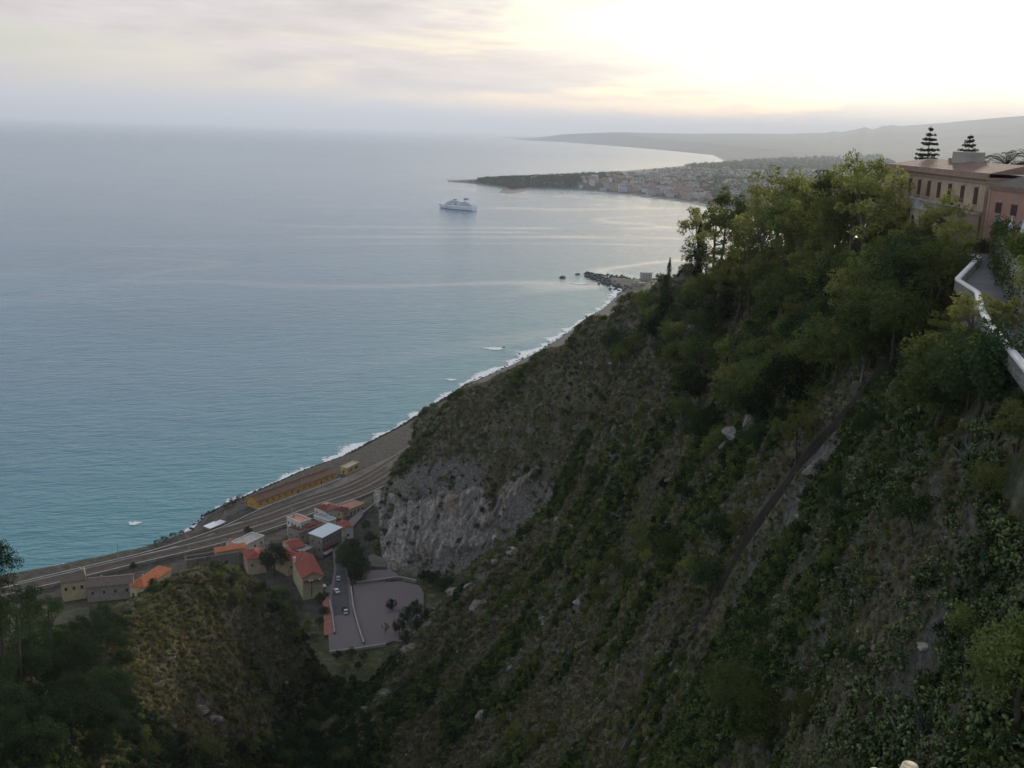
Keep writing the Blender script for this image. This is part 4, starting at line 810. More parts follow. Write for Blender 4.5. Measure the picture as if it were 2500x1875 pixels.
def house(name, label, A, B, C, zg, h, roof, wm, rm, rise=1.8, over=0.4, wins=(), cat='house', kind=None, minl=None, base=-2.0, group=None, par=0.5, floor=None):
    ze = zg+h; a, b, c = atz(*A, ze), atz(*B, ze), atz(*C, ze); u = (a-b)[:2]; v = (c-b)[:2]
    if np.linalg.norm(v) >= np.linalg.norm(u): X = v/np.linalg.norm(v)
    else: X = u/np.linalg.norm(u); X = np.array([X[1], -X[0]])
    Y = np.array([-X[1], X[0]]); lx, ly = float(v@X), float(u@Y)
    lx = max(lx, 2.5); ly = max(ly, 2.5)
    if minl: lx, ly = max(lx, minl[0]), max(ly, minl[1])
    r = empty(name, (b[0], b[1], zg), math.atan2(X[1], X[0])); prop(r, label, cat, group)
    wb = MB(); t = 0.3
    if roof == 'ruin':
        wb.box(0, lx, 0, t*2, base, h).box(0, lx, ly-t*2, ly, base, h*0.92).box(0, t*2, t*2, ly-t*2, base, h*0.85).box(lx-t*2, lx, t*2, ly-t*2, base, h*0.7).box(lx*0.55, lx*0.55+0.5, t*2, ly-t*2, base, h*0.6)
    else: wb.box(0, lx, 0, ly, base, h)
    if roof == 'gx':
        for x in (0, lx): wb.quad([(x, 0, h), (x, ly, h), (x, ly/2, h+rise)] if x else [(x, ly, h), (x, 0, h), (x, ly/2, h+rise)])
    if roof == 'gy':
        for y in (0, ly): wb.quad([(lx, y, h), (0, y, h), (lx/2, y, h+rise)] if y else [(0, y, h), (lx, y, h), (lx/2, y, h+rise)])
    wb.build('wall', wm, r); rb = MB(); o = over; th = 0.16
    def slab(q):
        n = (Vector(q[1])-Vector(q[0])).cross(Vector(q[-1])-Vector(q[0])).normalized()*th; lowq = [Vector(p) for p in q]; topq = [p+n for p in lowq]; k = len(q)
        rb.quad(topq); rb.quad(lowq[::-1])
        for i in range(k): rb.quad([lowq[i], lowq[(i+1) % k], topq[(i+1) % k], topq[i]])
    if roof == 'gx':
        k = rise/(ly/2); e = h-o*k
        slab([(-o, -o, e), (lx+o, -o, e), (lx+o, ly/2, h+rise), (-o, ly/2, h+rise)]); slab([(lx+o, ly+o, e), (-o, ly+o, e), (-o, ly/2, h+rise), (lx+o, ly/2, h+rise)])
        rb.box(-o, lx+o, ly/2-0.14, ly/2+0.14, h+rise+0.06, h+rise+0.26)
    elif roof == 'gy':
        k = rise/(lx/2); e = h-o*k
        slab([(-o, ly+o, e), (-o, -o, e), (lx/2, -o, h+rise), (lx/2, ly+o, h+rise)]); slab([(lx+o, -o, e), (lx+o, ly+o, e), (lx/2, ly+o, h+rise), (lx/2, -o, h+rise)])
        rb.box(lx/2-0.14, lx/2+0.14, -o, ly+o, h+rise+0.06, h+rise+0.26)
    elif roof == 'hip':
        m = min(lx, ly)/2; x0, x1, y0, y1 = (m, lx-m, ly/2, ly/2) if lx >= ly else (lx/2, lx/2, m, ly-m); k = rise/m; e = h-o*k; t_ = h+rise; P0, P1 = (x0, y0, t_), (x1, y1, t_)
        q = [(-o, -o, e), (lx+o, -o, e), (lx+o, ly+o, e), (-o, ly+o, e)]
        if lx >= ly: slab([q[0], q[1], P1, P0]); slab([q[2], q[3], P0, P1]); slab([q[1], q[2], P1]); slab([q[3], q[0], P0])
        else: slab([q[0], q[1], P0]); slab([q[2], q[3], P1]); slab([q[1], q[2], P1, P0]); slab([q[3], q[0], P0, P1])
    elif roof == 'flat':
        rb.box(-0.15, lx+0.15, -0.15, 0.2, h, h+par).box(-0.15, lx+0.15, ly-0.2, ly+0.15, h, h+par).box(-0.15, 0.2, 0.2, ly-0.2, h, h+par).box(lx-0.2, lx+0.15, 0.2, ly-0.2, h, h+par)
        MB().box(0.2, lx-0.2, 0.2, ly-0.2, h-0.1, h+0.06).build('roof_terrace', floor or rm, r); rm = wm
    elif roof == 'shed':
        slab([(-o, -o, h), (lx+o, -o, h), (lx+o, ly+o, h+rise), (-o, ly+o, h+rise)]); wb2 = MB().quad([(lx, 0, h), (lx, ly, h), (lx, ly, h+rise)]).quad([(0, ly, h), (0, 0, h), (0, ly, h+rise)]).quad([(lx, ly, h), (0, ly, h), (0, ly, h+rise), (lx, ly, h+rise)]); wb2.build('gable_wall', wm, r)
    ro = rb.build('parapet' if roof == 'flat' else 'roof', rm, r) if rb.v else None
    if not wins and roof not in ('ruin',) and h > 3: wins = (('front', max(1, int(lx/3)), h*0.35, 0.85, 1.2), ('left', max(1, int(ly/3.2)), h*0.35, 0.85, 1.2))
    if roof in ('gx', 'gy', 'hip') and ro: chimney(ro, lx*0.3, ly*0.62, h+rise*0.55, 1.1, 0.3)
    for face, n, z, w_, h_, *nm in wins:
        Lf, rz, f = _fs[face](lx, ly)
        for i in range(n):
            x, y = f(Lf*(i+0.5)/n); add_window(r, x, y, z, rz, w_, h_, nm[0] if nm else 'window')
    r['lx'] = lx; r['ly'] = ly; return r, ro, lx, ly
OCHRE = plain('ochre_plaster', (0.52, 0.30, 0.075), 0.9, 0.22, 0.5, 0.01); OCHRE2 = plain('pale_ochre_plaster', (0.55, 0.40, 0.17), 0.9, 0.2, 0.5, 0.01)
CREAM = plain('cream_plaster', (0.50, 0.40, 0.27), 0.9, 0.25, 0.4, 0.01); WHITE = plain('white_plaster', (0.62, 0.60, 0.56), 0.9, 0.22, 0.4, 0.01); GREYP = plain('grey_plaster', (0.27, 0.245, 0.215), 0.9, 0.35, 0.5, 0.02); YELP = plain('yellow_grey_plaster', (0.46, 0.40, 0.25), 0.9, 0.25, 0.4, 0.01)
T_BRN = tiled('brown_tiles', (0.135, 0.070, 0.048)); T_RED = tiled('red_tiles', (0.300, 0.075, 0.055)); T_DRD = tiled('dark_red_tiles', (0.170, 0.050, 0.042)); T_ORA = tiled('orange_tiles', (0.46, 0.135, 0.055)); T_GRY = tiled('grey_brown_tiles', (0.155, 0.125, 0.098)); T_PNK = plain('pink_terrace', (0.42, 0.21, 0.165), 0.9, 0.2); METAL = plain('pale_metal_roof', (0.62, 0.66, 0.70), 0.45, 0.08, 0.2)
P_GREY = plain('grey_terrace', (0.30, 0.32, 0.33), 0.9, 0.2)
# yellow goods shed beside the sea
p0, p1 = dz(556, 1099, 6.6), dz(726, 1035, 6.6); v = p1-p0; L = float(np.hypot(v[0], v[1])); r = empty('goods_shed', p0, math.atan2(v[1], v[0])); prop(r, 'long low yellow railway shed with brown tiled roof beside the sea', 'shed')
W_ = 7.6; wb = MB().box(0, L, 0, W_, -1, 4.1); wb.quad([(L, 0, 4.1), (L, W_, 4.1), (L, W_/2, 6.0)]).quad([(0, W_, 4.1), (0, 0, 4.1), (0, W_/2, 6.0)]); wb.build('wall', OCHRE, r)
rb = MB(); nseg = 22
for sg in (0, 1):
    for q in range(nseg):
        x0, x1 = -0.4+(L+0.8)*q/nseg, -0.4+(L+0.8)*(q+1)/nseg; j0 = rnd.uniform(-0.03, 0.03); y0, y1 = (-0.5, W_/2) if sg == 0 else (W_+0.5, W_/2)
        P = [(x0, y0, 3.84+j0), (x1, y0, 3.84+j0), (x1, y1, 6.02+j0), (x0, y1, 6.02+j0)]; P = P if sg == 0 else P[::-1]; rb.quad([(a, b, c+0.16) for a, b, c in P]); rb.quad(P[::-1]); rb.quad([P[0], P[1], (P[1][0], P[1][1], P[1][2]+0.16), (P[0][0], P[0][1], P[0][2]+0.16)])
rb.box(-0.45, L+0.45, W_/2-0.18, W_/2+0.18, 6.12, 6.32); rb.build('roof', T_BRN, r)
for i in range(13):
    x = L*(i+0.55)/13.2
    if i in (6, 10): add_window(r, x, 0, 0.1, 0, 1.1, 2.2, 'door')
    else: add_window(r, x, 0, 1.3, 0, 0.9, 1.5)
add_window(r, 0, W_/2, 1.0, -math.pi/2, 0.8, 1.1); MB().box(-0.5, L+2, -2.2, -0.35, -0.4, 0.35).build('platform', CONC, r)
r, ro, lx, ly = house('signal_cabin', 'square yellow cabin with flat grey roof past the long shed', (828, 1143), (848, 1143.5), (876.5, 1129), 6.6, 3.8, 'flat', OCHRE2, CONC, floor=CONC, par=0.35, cat='cabin', minl=(7.5, 4.5))
for x in (0.3, 0.74): add_window(r, lx*x, 0, 1.1, 0, 1.7, 1.7)
add_window(r, 0, ly*0.6, 0.1, -math.pi/2, 0.9, 2.0, 'door')
TZ = 8.6
house('terrace_house', 'cream house with pink roof terrace nearest the cliff', (838, 1236), (852, 1245), (881, 1233.5), TZ, 3.6, 'flat', CREAM, T_PNK, floor=T_PNK, wins=(('front', 4, 0.2, 1.0, 2.0, 'door'), ('right', 2, 1.0, 0.9, 1.2)), minl=(11, 8))
r, ro, lx, ly = house('hip_roof_house', 'house with broad brown-red hip roof and pink roof hatch', (767.8, 1236), (796.5, 1249), (823.5, 1234.6), TZ, 4.6, 'hip', WHITE, T_DRD, 1.3, wins=(('front', 2, 1.2, 0.9, 1.3), ('left', 3, 1.2, 0.9, 1.3)))
MB().box(lx*0.35, lx*0.65, ly*0.45, ly*0.75, 5.3, 6.2).build('roof_hatch', T_PNK, ro)
house('low_annexe', 'low white annexe with grey-blue flat roof between the pink-roofed houses', (766, 1259), (803, 1274), (812, 1264), TZ, 2.6, 'flat', WHITE, P_GREY, floor=P_GREY)
house('kiosk_roof_house', 'little house with dark red pyramid roof beside the pink terrace', (826, 1240), (836, 1248), (850, 1240), TZ, 4.2, 'hip', CREAM, T_DRD, 1.0)
r, ro, lx, ly = house('white_house', 'two-storey white house with pink flat roof facing the tracks', (700.3, 1263), (734, 1276.8), (756, 1266.7), TZ, 7.2, 'flat', WHITE, T_PNK, floor=T_PNK, par=0.35, wins=(('front', 2, 4.2, 0.9, 1.2), ('left', 4, 4.2, 0.9, 1.2), ('left', 4, 1.2, 0.9, 1.3)))
chimney(r, lx*0.4, ly*0.8, 7.4)
house('red_terrace_house', 'lower storey with red tiled terrace under the white house', (694, 1292), (730.6, 1302), (794.8, 1280), TZ, 4.2, 'flat', GREYP, T_DRD, floor=T_DRD, par=0.6, wins=(('front', 4, 1.0, 1.0, 1.5), ('left', 2, 1.0, 0.9, 1.4)))
house('porch_house', 'small dark-red hipped porch beside the white house', (736.5, 1278.5), (745, 1288), (770, 1279), TZ, 5.0, 'hip', WHITE, T_DRD, 0.9)
r, ro, lx, ly = house('metal_roof_house', 'tall grey house with pale metal roof', (768.6, 1297), (787, 1313), (834.4, 1287.8), TZ, 8.6, 'shed', GREYP, METAL, 0.5, 0.35, wins=(('front', 6, 5.2, 0.9, 1.5), ('front', 6, 1.4, 0.9, 1.5), ('left', 2, 5.2, 0.9, 1.5), ('left', 2, 1.4, 1.0, 1.8)))
MB().box(0.2, lx*0.8, -1.8, -0.1, 3.4, 3.6).build('awning', T_DRD, r); MB().box(0.2, lx*0.85, -1.6, -0.1, 0.4, 1.2).build('terrace_wall', WHITE, r)
house('small_red_house', 'small house with red gable roof behind the metal-roofed one', (823.5, 1276), (837, 1292), (857, 1281.9), TZ, 5.4, 'gy', WHITE, T_RED, 1.1, wins=(('right', 2, 1.5, 0.8, 1.2), ('front', 1, 1.4, 0.9, 1.2)))
r, ro, lx, ly = house('red_gable_house', 'large house with long red gable roof and cream end wall at the car park', (713.8, 1360), (739, 1412), (788, 1404), TZ, 9.0, 'gy', YELP, T_RED, 2.2, 0.5, wins=(('right', 5, 5.4, 0.9, 1.4), ('right', 5, 1.6, 0.9, 1.4)))
chimney(ro, -0.1, ly*0.75, 9.4, 1.8, 0.45, WHITE)
MB().box(0.3, lx-0.3, -1.6, -0.05, 7.6, 7.75).build('pent_roof', T_DRD, r)
for x in (0.32, 0.45, 0.82): MB().box(lx*x-0.35, lx*x+0.35, -1.2, -0.5, 7.75, 8.2).build('vent', METAL, r)
MB().tube([(lx*0.42, -0.12, 0.2), (lx*0.42, -0.12, 7.5)], 0.22, 6).build('downpipe', STONEW, r)
for y in (0.1, 0.35, 0.6): MB().box(lx+0.05, lx+1.9, ly*y, ly*y+2.6, 2.6, 2.75).build('awning', METAL, r)
house('hip_annexe', 'red hipped roof joined to the long gable house', (664, 1346), (701.4, 1368), (726, 1350), TZ, 6.0, 'hip', CREAM, T_RED, 1.6, wins=(('front', 2, 1.5, 0.9, 1.3),))
house('red_roof_house', 'red-roofed house with white skylight beside the dark pine', (592.8, 1342), (604, 1366), (642, 1345), TZ, 5.6, 'hip', CREAM, T_RED, 1.5)[0]
house('grey_shed', 'low grey flat-roofed shed behind the long red gable', (719.8, 1340), (736, 1350), (765, 1338), TZ, 4.2, 'flat', GREYP, P_GREY, floor=P_GREY)
house('red_side_house', 'red-roofed house squeezed behind the dark pine', (690, 1322), (712, 1340), (735, 1326), TZ, 5.0, 'gx', CREAM, T_RED, 1.2)
house('concrete_house', 'pale unfinished flat-roofed house by the tracks beside the pine', (576.4, 1320), (598, 1333), (645, 1309), TZ, 4.2, 'flat', WHITE, CONC, floor=CONC, wins=(('front', 3, 1.2, 1.1, 1.2), ('left', 1, 1.0, 1, 1.3)))
house('pink_shed', 'small pink-roofed shed at the end of the pale flat-roofed house', (552, 1322), (562, 1330), (578, 1322), TZ, 3.4, 'gx', WHITE, T_PNK, 0.8)
r, ro, lx, ly = house('stone_ruin', 'roofless grey stone ruin behind the grassy knoll', (433, 1357.9), (455, 1368), (588, 1346.6), TZ, 5.2, 'ruin', STONEW, STONEW, wins=())
add_window(r, lx*0.72, 0, 0.2, 0, 1.6, 2.0, 'doorway')
house('orange_lean_to', 'narrow orange-tiled roof along the back of the stone ruin', (520, 1343), (528, 1349), (600, 1336.5), TZ, 6.0, 'shed', CREAM, T_ORA, 0.8)
house('orange_roof_house', 'house with bright orange hipped roof half behind the knoll', (322, 1424), (350, 1434), (418, 1388), TZ, 6.0, 'hip', CREAM, T_ORA, 2.2, wins=(('left', 2, 1.4, 0.9, 1.3), ('front', 3, 1.4, 0.9, 1.3)))
house('long_tiled_house', 'long low house with grey-brown tiled roof beside the tracks', (207, 1412), (211, 1434), (322, 1424), TZ, 4.8, 'gx', GREYP, T_GRY, 1.6, wins=(('front', 4, 1.2, 1.0, 1.6),), minl=(10, 7))
r, ro, lx, ly = house('grey_gable_house', 'pale house with grey-brown gable roof at the edge of the pines', (142, 1406), (150, 1424), (208, 1415), TZ, 6.4, 'gx', YELP, T_GRY, 1.7, wins=(('front', 3, 2.6, 1.0, 1.6),), minl=(9, 8))
MB().box(lx+0.05, lx+0.4, -0.2, ly+0.2, 4.0, 8.6).build('gable_parapet', OCHRE2, r); chimney(ro, lx*0.9, ly*0.8, 7.4)
# white canopy hut, sign and mound on the sea side
r, ro, lx, ly = house('beach_hut', 'hut with bright white flat roof on the sea bank', (504, 1284), (513, 1290), (537, 1280), 5.2, 2.2, 'shed', GREYP, plain('white_sheet', (0.8, 0.8, 0.8), 0.6, 0.05), 0.3, 0.5, cat='hut')
house('grey_hut', 'small grey shed beside the white-roofed hut', (530, 1275), (538, 1280), (550, 1274), 5.4, 2.0, 'shed', GREYP, METAL, 0.3, 0.3, cat='hut')
p = atz(590, 1254, 6.6); r = empty('station_sign', p, math.radians(35)); MB().tube([(-0.9, 0, -0.4), (-0.9, 0, 2.6)], 0.07, 5).build('post', POLEM, r); MB().tube([(0.9, 0, -0.4), (0.9, 0, 2.6)], 0.07, 5).build('post', POLEM, r); MB().box(-1.5, 1.5, -0.08, 0.08, 1.9, 3.0).build('board', plain('sign_blue', (0.16, 0.22, 0.33), 0.5, 0.1), r); prop(r, 'blue-grey station name board on two posts', 'sign')
# ---- street, car park, cars
PAVE = NT('pink_setts'); p = PAVE.co(); bt = PAVE.n('ShaderNodeTexBrick'); PAVE.put(bt.inputs['Vector'], p); bt.inputs['Scale'].default_value = 1.2; bt.inputs['Color1'].default_value = (0.225, 0.183, 0.186, 1); bt.inputs['Color2'].default_value = (0.18, 0.150, 0.146, 1); bt.inputs['Mortar'].default_value = (0.12, 0.105, 0.10, 1); bt.inputs['Mortar Size'].default_value = 0.03
PAVE.col(PAVE.mix(PAVE.mr(PAVE.noise(p, 0.16, 5, 0.65), 0.35, 0.7, 0, 0.6), bt.outputs['Color'], (0.15, 0.13, 0.125))); PAVE = PAVE.mat
ASPH = plain('asphalt', (0.085, 0.083, 0.088), 0.9, 0.3, 0.25, 0.01, 9); KERB = plain('kerb_stone', (0.26, 0.24, 0.22), 0.9, 0.3)
def slab(name, px, z, mat, depth=1.2, label=None):
    poly = [tuple(dz(a, b, z)[:2]) for a, b in px]
    ar = sum(poly[i][0]*poly[(i+1) % len(poly)][1]-poly[(i+1) % len(poly)][0]*poly[i][1] for i in range(len(poly)))
    if ar < 0: poly = poly[::-1]
    return prop(MB().prism(poly, z-depth, z).build(name, mat), kind='structure')
slab('car_park', [(712, 1408), (832, 1390), (850, 1384), (905, 1390), (915, 1330), (915, 1280), (905, 1264), (862, 1256), (800, 1258), (762, 1264), (768, 1330), (786, 1388)], PARKZ, PAVE, 9)
slab('street', [(712, 1407), (784, 1391), (764, 1330), (757, 1262), (748, 1225), (736, 1180), (760, 1140), (792, 1105), (782, 1098), (745, 1132), (718, 1180), (722, 1225), (716, 1262), (702, 1270), (706, 1330)], PARKZ+0.02, PAVE, 6)
slab('road', [(722, 1330), (756, 1325), (752, 1262), (745, 1225), (734, 1185), (722, 1190), (726, 1230), (722, 1268), (716, 1290)], PARKZ+0.04, ASPH, 0.3)
slab('terrace', [(790, 1252), (845, 1250), (862, 1242), (840, 1230), (800, 1232)], PARKZ+0.3, PAVE, 2)
slab('gravel_yard', [(795, 1222), (835, 1224), (826, 1205), (805, 1196), (790, 1206)], PARKZ+0.25, YARD, 2)
slab('terracotta_walk', [(700, 1372), (722, 1368), (716, 1310), (706, 1290), (697, 1300)], PARKZ+0.12, plain('terracotta_paving', (0.30, 0.13, 0.10), 0.9, 0.25), 3)
def px_wall(name, px, z, h, th, mat, label, cap=CONC):
    P = np.array([dz(a, b, z)[:2] for a, b in px]); return wall_line(name, P, z-0.5, h+0.5, th, mat, cap, label)
px_wall('street_wall', [(758, 1270), (764, 1318), (774, 1356), (786, 1392)], PARKZ, 0.9, 0.5, STONEW, 'low stone wall between the street and the pink car park')
px_wall('yard_wall', [(770, 1262), (820, 1256), (862, 1250), (900, 1258)], PARKZ, 1.0, 0.5, STONEW, 'stone wall along the seaward edge of the car park')
px_wall('walk_wall', [(723, 1370), (718, 1330), (712, 1300)], PARKZ, 0.8, 0.4, STONEW, 'low wall beside the terracotta walk')
px_wall('edge_wall', [(711, 1410), (770, 1403), (834, 1393)], PARKZ, 0.5, 0.5, CONC, 'low kerb wall on the ravine edge of the car park')
px_wall('cliff_path_wall', [(784, 1112), (800, 1098), (812, 1090)], PARKZ, 1.0, 0.4, STONEW, 'short stone wall beside the lane under the cliff')
def car_meshes(col):
    pm = plain('car_paint', col, 0.35, 0.05); tm = plain('tyre', (0.02, 0.02, 0.02), 0.9, 0.1); b = MB()
    prof = [(-2.0, 0.35), (-2.05, 0.75), (-1.85, 0.95), (-1.5, 1.0), (-0.95, 1.45), (0.5, 1.47), (1.05, 1.02), (1.8, 0.92), (2.0, 0.7), (2.0, 0.35)]
    for sgn in (-1, 1): b.quad([(x, 0.82*sgn*(0.86 if z > 1.2 else 1), z) for x, z in (prof if sgn < 0 else prof[::-1])])
    for (x0, z0), (x1, z1) in zip(prof, prof[1:]+prof[:1]):
        w0, w1 = 0.82*(0.86 if z0 > 1.2 else 1), 0.82*(0.86 if z1 > 1.2 else 1); b.quad([(x0, -w0, z0), (x0, w0, z0), (x1, w1, z1), (x1, -w1, z1)])
    g = MB().quad([(-1.47, -0.7, 1.06), (-1.0, -0.64, 1.43), (-1.0, 0.64, 1.43), (-1.47, 0.7, 1.06)][::-1]).quad([(1.03, 0.7, 1.07), (0.55, 0.64, 1.45), (0.55, -0.64, 1.45), (1.03, -0.7, 1.07)][::-1])
    for sgn in (-1, 1): g.quad([(-1.2, 0.80*sgn, 1.05), (0.85, 0.80*sgn, 1.05), (0.45, 0.73*sgn, 1.4), (-0.9, 0.73*sgn, 1.4)][::-sgn])
    wv = MB().tube([(0, -0.1, 0), (0, 0.1, 0)], 0.32, 10); return b.mesh('car_body', pm), g.mesh('windows', GLASS), wv.mesh('wheel', tm)
def car(x, y, rz, col, label, z=PARKZ+0.05):
    p = dz(x, y, z); r = empty('parked_car', p, rz); b, g, wv = car_meshes(col); link('body', b, r); o = link('windows', g, r); o.scale = (1.01, 1.015, 1.005)
    for sx_ in (-1.25, 1.3):
        for sy_ in (-0.78, 0.78): link('wheel', wv, r, (sx_, sy_, 0.32))
    prop(r, label, 'car')
car(727, 1279, math.radians(118), (0.7, 0.7, 0.7), 'white car driving down the middle of the street')
car(743, 1316, math.radians(100), (0.03, 0.03, 0.035), 'black car parked at the stone wall, behind the grey one')
car(747, 1324, math.radians(100), (0.42, 0.42, 0.43), 'light grey car parked at the stone wall nearest the car park')
car(731, 1252, math.radians(100), (0.45, 0.46, 0.47), 'silver car at the street edge beside the dark trees')
# ---- boulders of the breakwater and surf
mbp = []; mbs = []; mbi = []
for k_, (a, b) in enumerate(zip(SHORE[3:19], SHORE[4:20])):
    a, b = np.array(a), np.array(b); L = np.linalg.norm(b-a); d = (b-a)/L; n = np.array([d[1], -d[0]])
    dens = 5.0 if 3 <= k_ <= 9 else 0.7 if k_ < 3 else 0.35
    for _ in range(int(L*dens)):
        p = a+d*rnd.random()*L+n*rnd.uniform(-1.5, 7.5 if 3 <= k_ <= 9 else 2.0); mbp.append((p[0], p[1], max(0.0, float(ground(p[0], p[1])))+0.15)); mbs.append(rnd.uniform(0.5, 1.25)); mbi.append(rnd.randrange(4))
for a, b in zip(SHORE[18:24], SHORE[19:25]):      # the dark reef of the far point
    a, b = np.array(a), np.array(b); L = np.linalg.norm(b-a)
    for _ in range(int(L*0.9)): p = a+(b-a)*rnd.random()+np.array([rnd.gauss(0, 6), rnd.gauss(0, 6)]); mbp.append((p[0], p[1], max(0.0, float(ground(p[0], p[1])))+0.2)); mbs.append(rnd.uniform(1.2, 3.6)); mbi.append(rnd.randrange(4))
scatter('breakwater_boulders', 'dark boulders heaped along the water edge below the tracks', mbp, mbs, mbi, DROCK, 'boulders')
def foam_mat():
    k = NT('surf_foam'); p = k.pos(); a = k.attr('edge'); n = k.noise(k.mul(p, (1, 1, 0)), 0.35, 5, 0.7, 0.8); m = k.noise(k.mul(p, (1, 1, 0)), 0.05, 2); al = k.mr(k.m('ADD', k.m('MULTIPLY', n, 1.0), k.m('ADD', k.m('MULTIPLY', m, 0.35), k.m('MULTIPLY', a, 0.62))), 0.88, 1.06)
    k.col((0.72, 0.74, 0.74)).rough(0.9); k.put(k.b.inputs['Alpha'], al); return k.mat
FOAM = foam_mat(); Ps = smooth(resample(SHORE[1:24], 4.0), 4); d = np.gradient(Ps, axis=0); d /= np.linalg.norm(d, axis=1)[:, None]; n = np.c_[-d[:, 1], d[:, 0]]
wob = 0.35+3.0*np.abs(fbm(np.arange(len(Ps))/7., np.zeros(len(Ps)), 4)); wob = wob*np.where((Ps[:, 1] < 500), 0.35, 1.0)
offs = np.array([-2.0, -0.5, 1.5, 4.0, 7.0, 11.0]); G = np.stack([np.c_[Ps+n*(o*wob if o > 0 else o)[:, None] if o > 0 else Ps+n*o, np.full(len(Ps), 0.22-0.014*i)] for i, o in enumerate(offs)], 1)
me = grid_mesh('surf', G, [FOAM]); fattr(me, 'edge', np.tile([0.75, 1.0, 0.95, 0.6, 0.25, -0.4], len(Ps))); prop(link('surf', me), 'white surf along the shore below the railway', 'surf', kind='stuff')
def foam_patch(x, y, rx, ry, label):
    c = dz(x, y, 0.2); a = np.linspace(0, 2*math.pi, 25); q = np.linspace(0, 1, 7); G = np.array([[(c[0]+rx*t*math.cos(b)*(1+0.25*math.sin(3*b)), c[1]+ry*t*math.sin(b), 0.2) for t in q] for b in a]); m = grid_mesh('surf_patch', G, [FOAM]); fattr(m, 'edge', np.tile([0.9, 0.9, 0.8, 0.6, 0.4, 0.1, -0.5], 25)); prop(link('surf_patch', m), label, 'surf', kind='stuff')
foam_patch(290, 1130, 5, 4, 'white splash of water round a hidden rock offshore'); foam_patch(1068, 753, 15, 9, 'white water round the small rocks off the spur'); foam_patch(1250, 612, 22, 12, 'white water beside the rocky point'); foam_patch(975, 820, 7, 5, 'small patch of foam off the spur')
# ---- rocks standing in the sea
SEAR = [(1214, 600, 8, 'long flat dark rock farthest out beyond the point'), (1247, 593, 5.5, 'round dark rock between the flat rock and the big one'), (1269, 592, 7.5, 'biggest dark rock standing off the rocky point'), (1316, 617, 5, 'dark rock in the cove beside the shingle beach'), (1275, 599, 7, 'dark rock at the tip of the rocky point'), (1292, 603, 7, 'dark ledge halfway along the rocky point'), (1310, 606, 6, 'low dark ledge near the root of the rocky point'), (1088, 751, 1.8, 'small dark rock in the white water'), (1122, 765, 2.0, 'small dark rock near the shingle beach'), (1038, 826, 1.6, 'little dark rock at the surf line'), (287, 1128, 0.8, 'rock awash in the splash offshore')]
for i, (x, y, s_, lb) in enumerate(SEAR):
    p = dz(x, y, 0); o = link('sea_rock', DROCK[i % 4], None, (p[0], p[1], 0.1), rnd.uniform(0, 3)); o.scale = (s_*1.25, s_*0.8, s_*0.55) if 'ledge' in lb or 'flat' in lb else (s_, s_*0.8, s_*0.8); prop(o, lb, 'rock')
# ================================================================ VILLA, ROAD AND GARDEN ON THE RIDGE
PINK = NT('pink_plaster'); p = PINK.co(); PINK.col(PINK.mix(PINK.mr(PINK.noise(p, 0.5, 6, 0.7), 0.35, 0.7), (0.39, 0.215, 0.165), (0.50, 0.295, 0.235))); PINK.col(PINK.mix(PINK.mr(PINK.noise(PINK.mul(p, (1, 1, 0.2)), 0.8, 5, 0.7), 0.58, 0.75, 0, 0.6), PINK.b.inputs['Base Color'].links[0].from_socket, (0.24, 0.14, 0.11))); PINK = PINK.mat
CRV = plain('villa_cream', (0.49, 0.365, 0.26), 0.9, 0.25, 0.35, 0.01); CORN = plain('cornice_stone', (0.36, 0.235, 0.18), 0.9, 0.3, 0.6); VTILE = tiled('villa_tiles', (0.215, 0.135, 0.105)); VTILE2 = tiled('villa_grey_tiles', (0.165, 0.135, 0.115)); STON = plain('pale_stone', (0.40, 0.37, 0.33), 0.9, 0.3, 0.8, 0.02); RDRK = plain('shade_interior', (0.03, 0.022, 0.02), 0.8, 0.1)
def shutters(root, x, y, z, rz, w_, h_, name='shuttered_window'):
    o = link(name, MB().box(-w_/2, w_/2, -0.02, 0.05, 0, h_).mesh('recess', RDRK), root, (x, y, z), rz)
    for s_ in (-1, 1):
        m = MB(); xa, xb = (-w_/2, -0.02) if s_ < 0 else (0.02, w_/2); m.box(xa, xa+0.08, -0.1, -0.03, 0, h_).box(xb-0.08, xb, -0.1, -0.03, 0, h_).box(xa, xb, -0.1, -0.03, 0, 0.1).box(xa, xb, -0.1, -0.03, h_-0.1, h_)
        for q in range(int(h_/0.13)-1): m.quad([(xa+0.08, -0.09, 0.12+q*0.13), (xb-0.08, -0.09, 0.12+q*0.13), (xb-0.08, -0.04, 0.21+q*0.13), (xa+0.08, -0.04, 0.21+q*0.13)])
        m.build('shutter', SHUT, o)
    MB().box(-w_/2-0.15, w_/2+0.15, -0.12, 0.05, h_+0.12, h_+0.32).build('lintel', STON, o); MB().box(-w_/2-0.12, w_/2+0.12, -0.16, 0.05, -0.14, 0).build('sill', STON, o); return o
def arch_poly(w_, h_, n=12): return [(-w_/2, 0), (w_/2, 0)]+[(w_/2*math.cos(t), h_-w_/2+w_/2*math.sin(t)) for t in np.linspace(0, math.pi, n)]
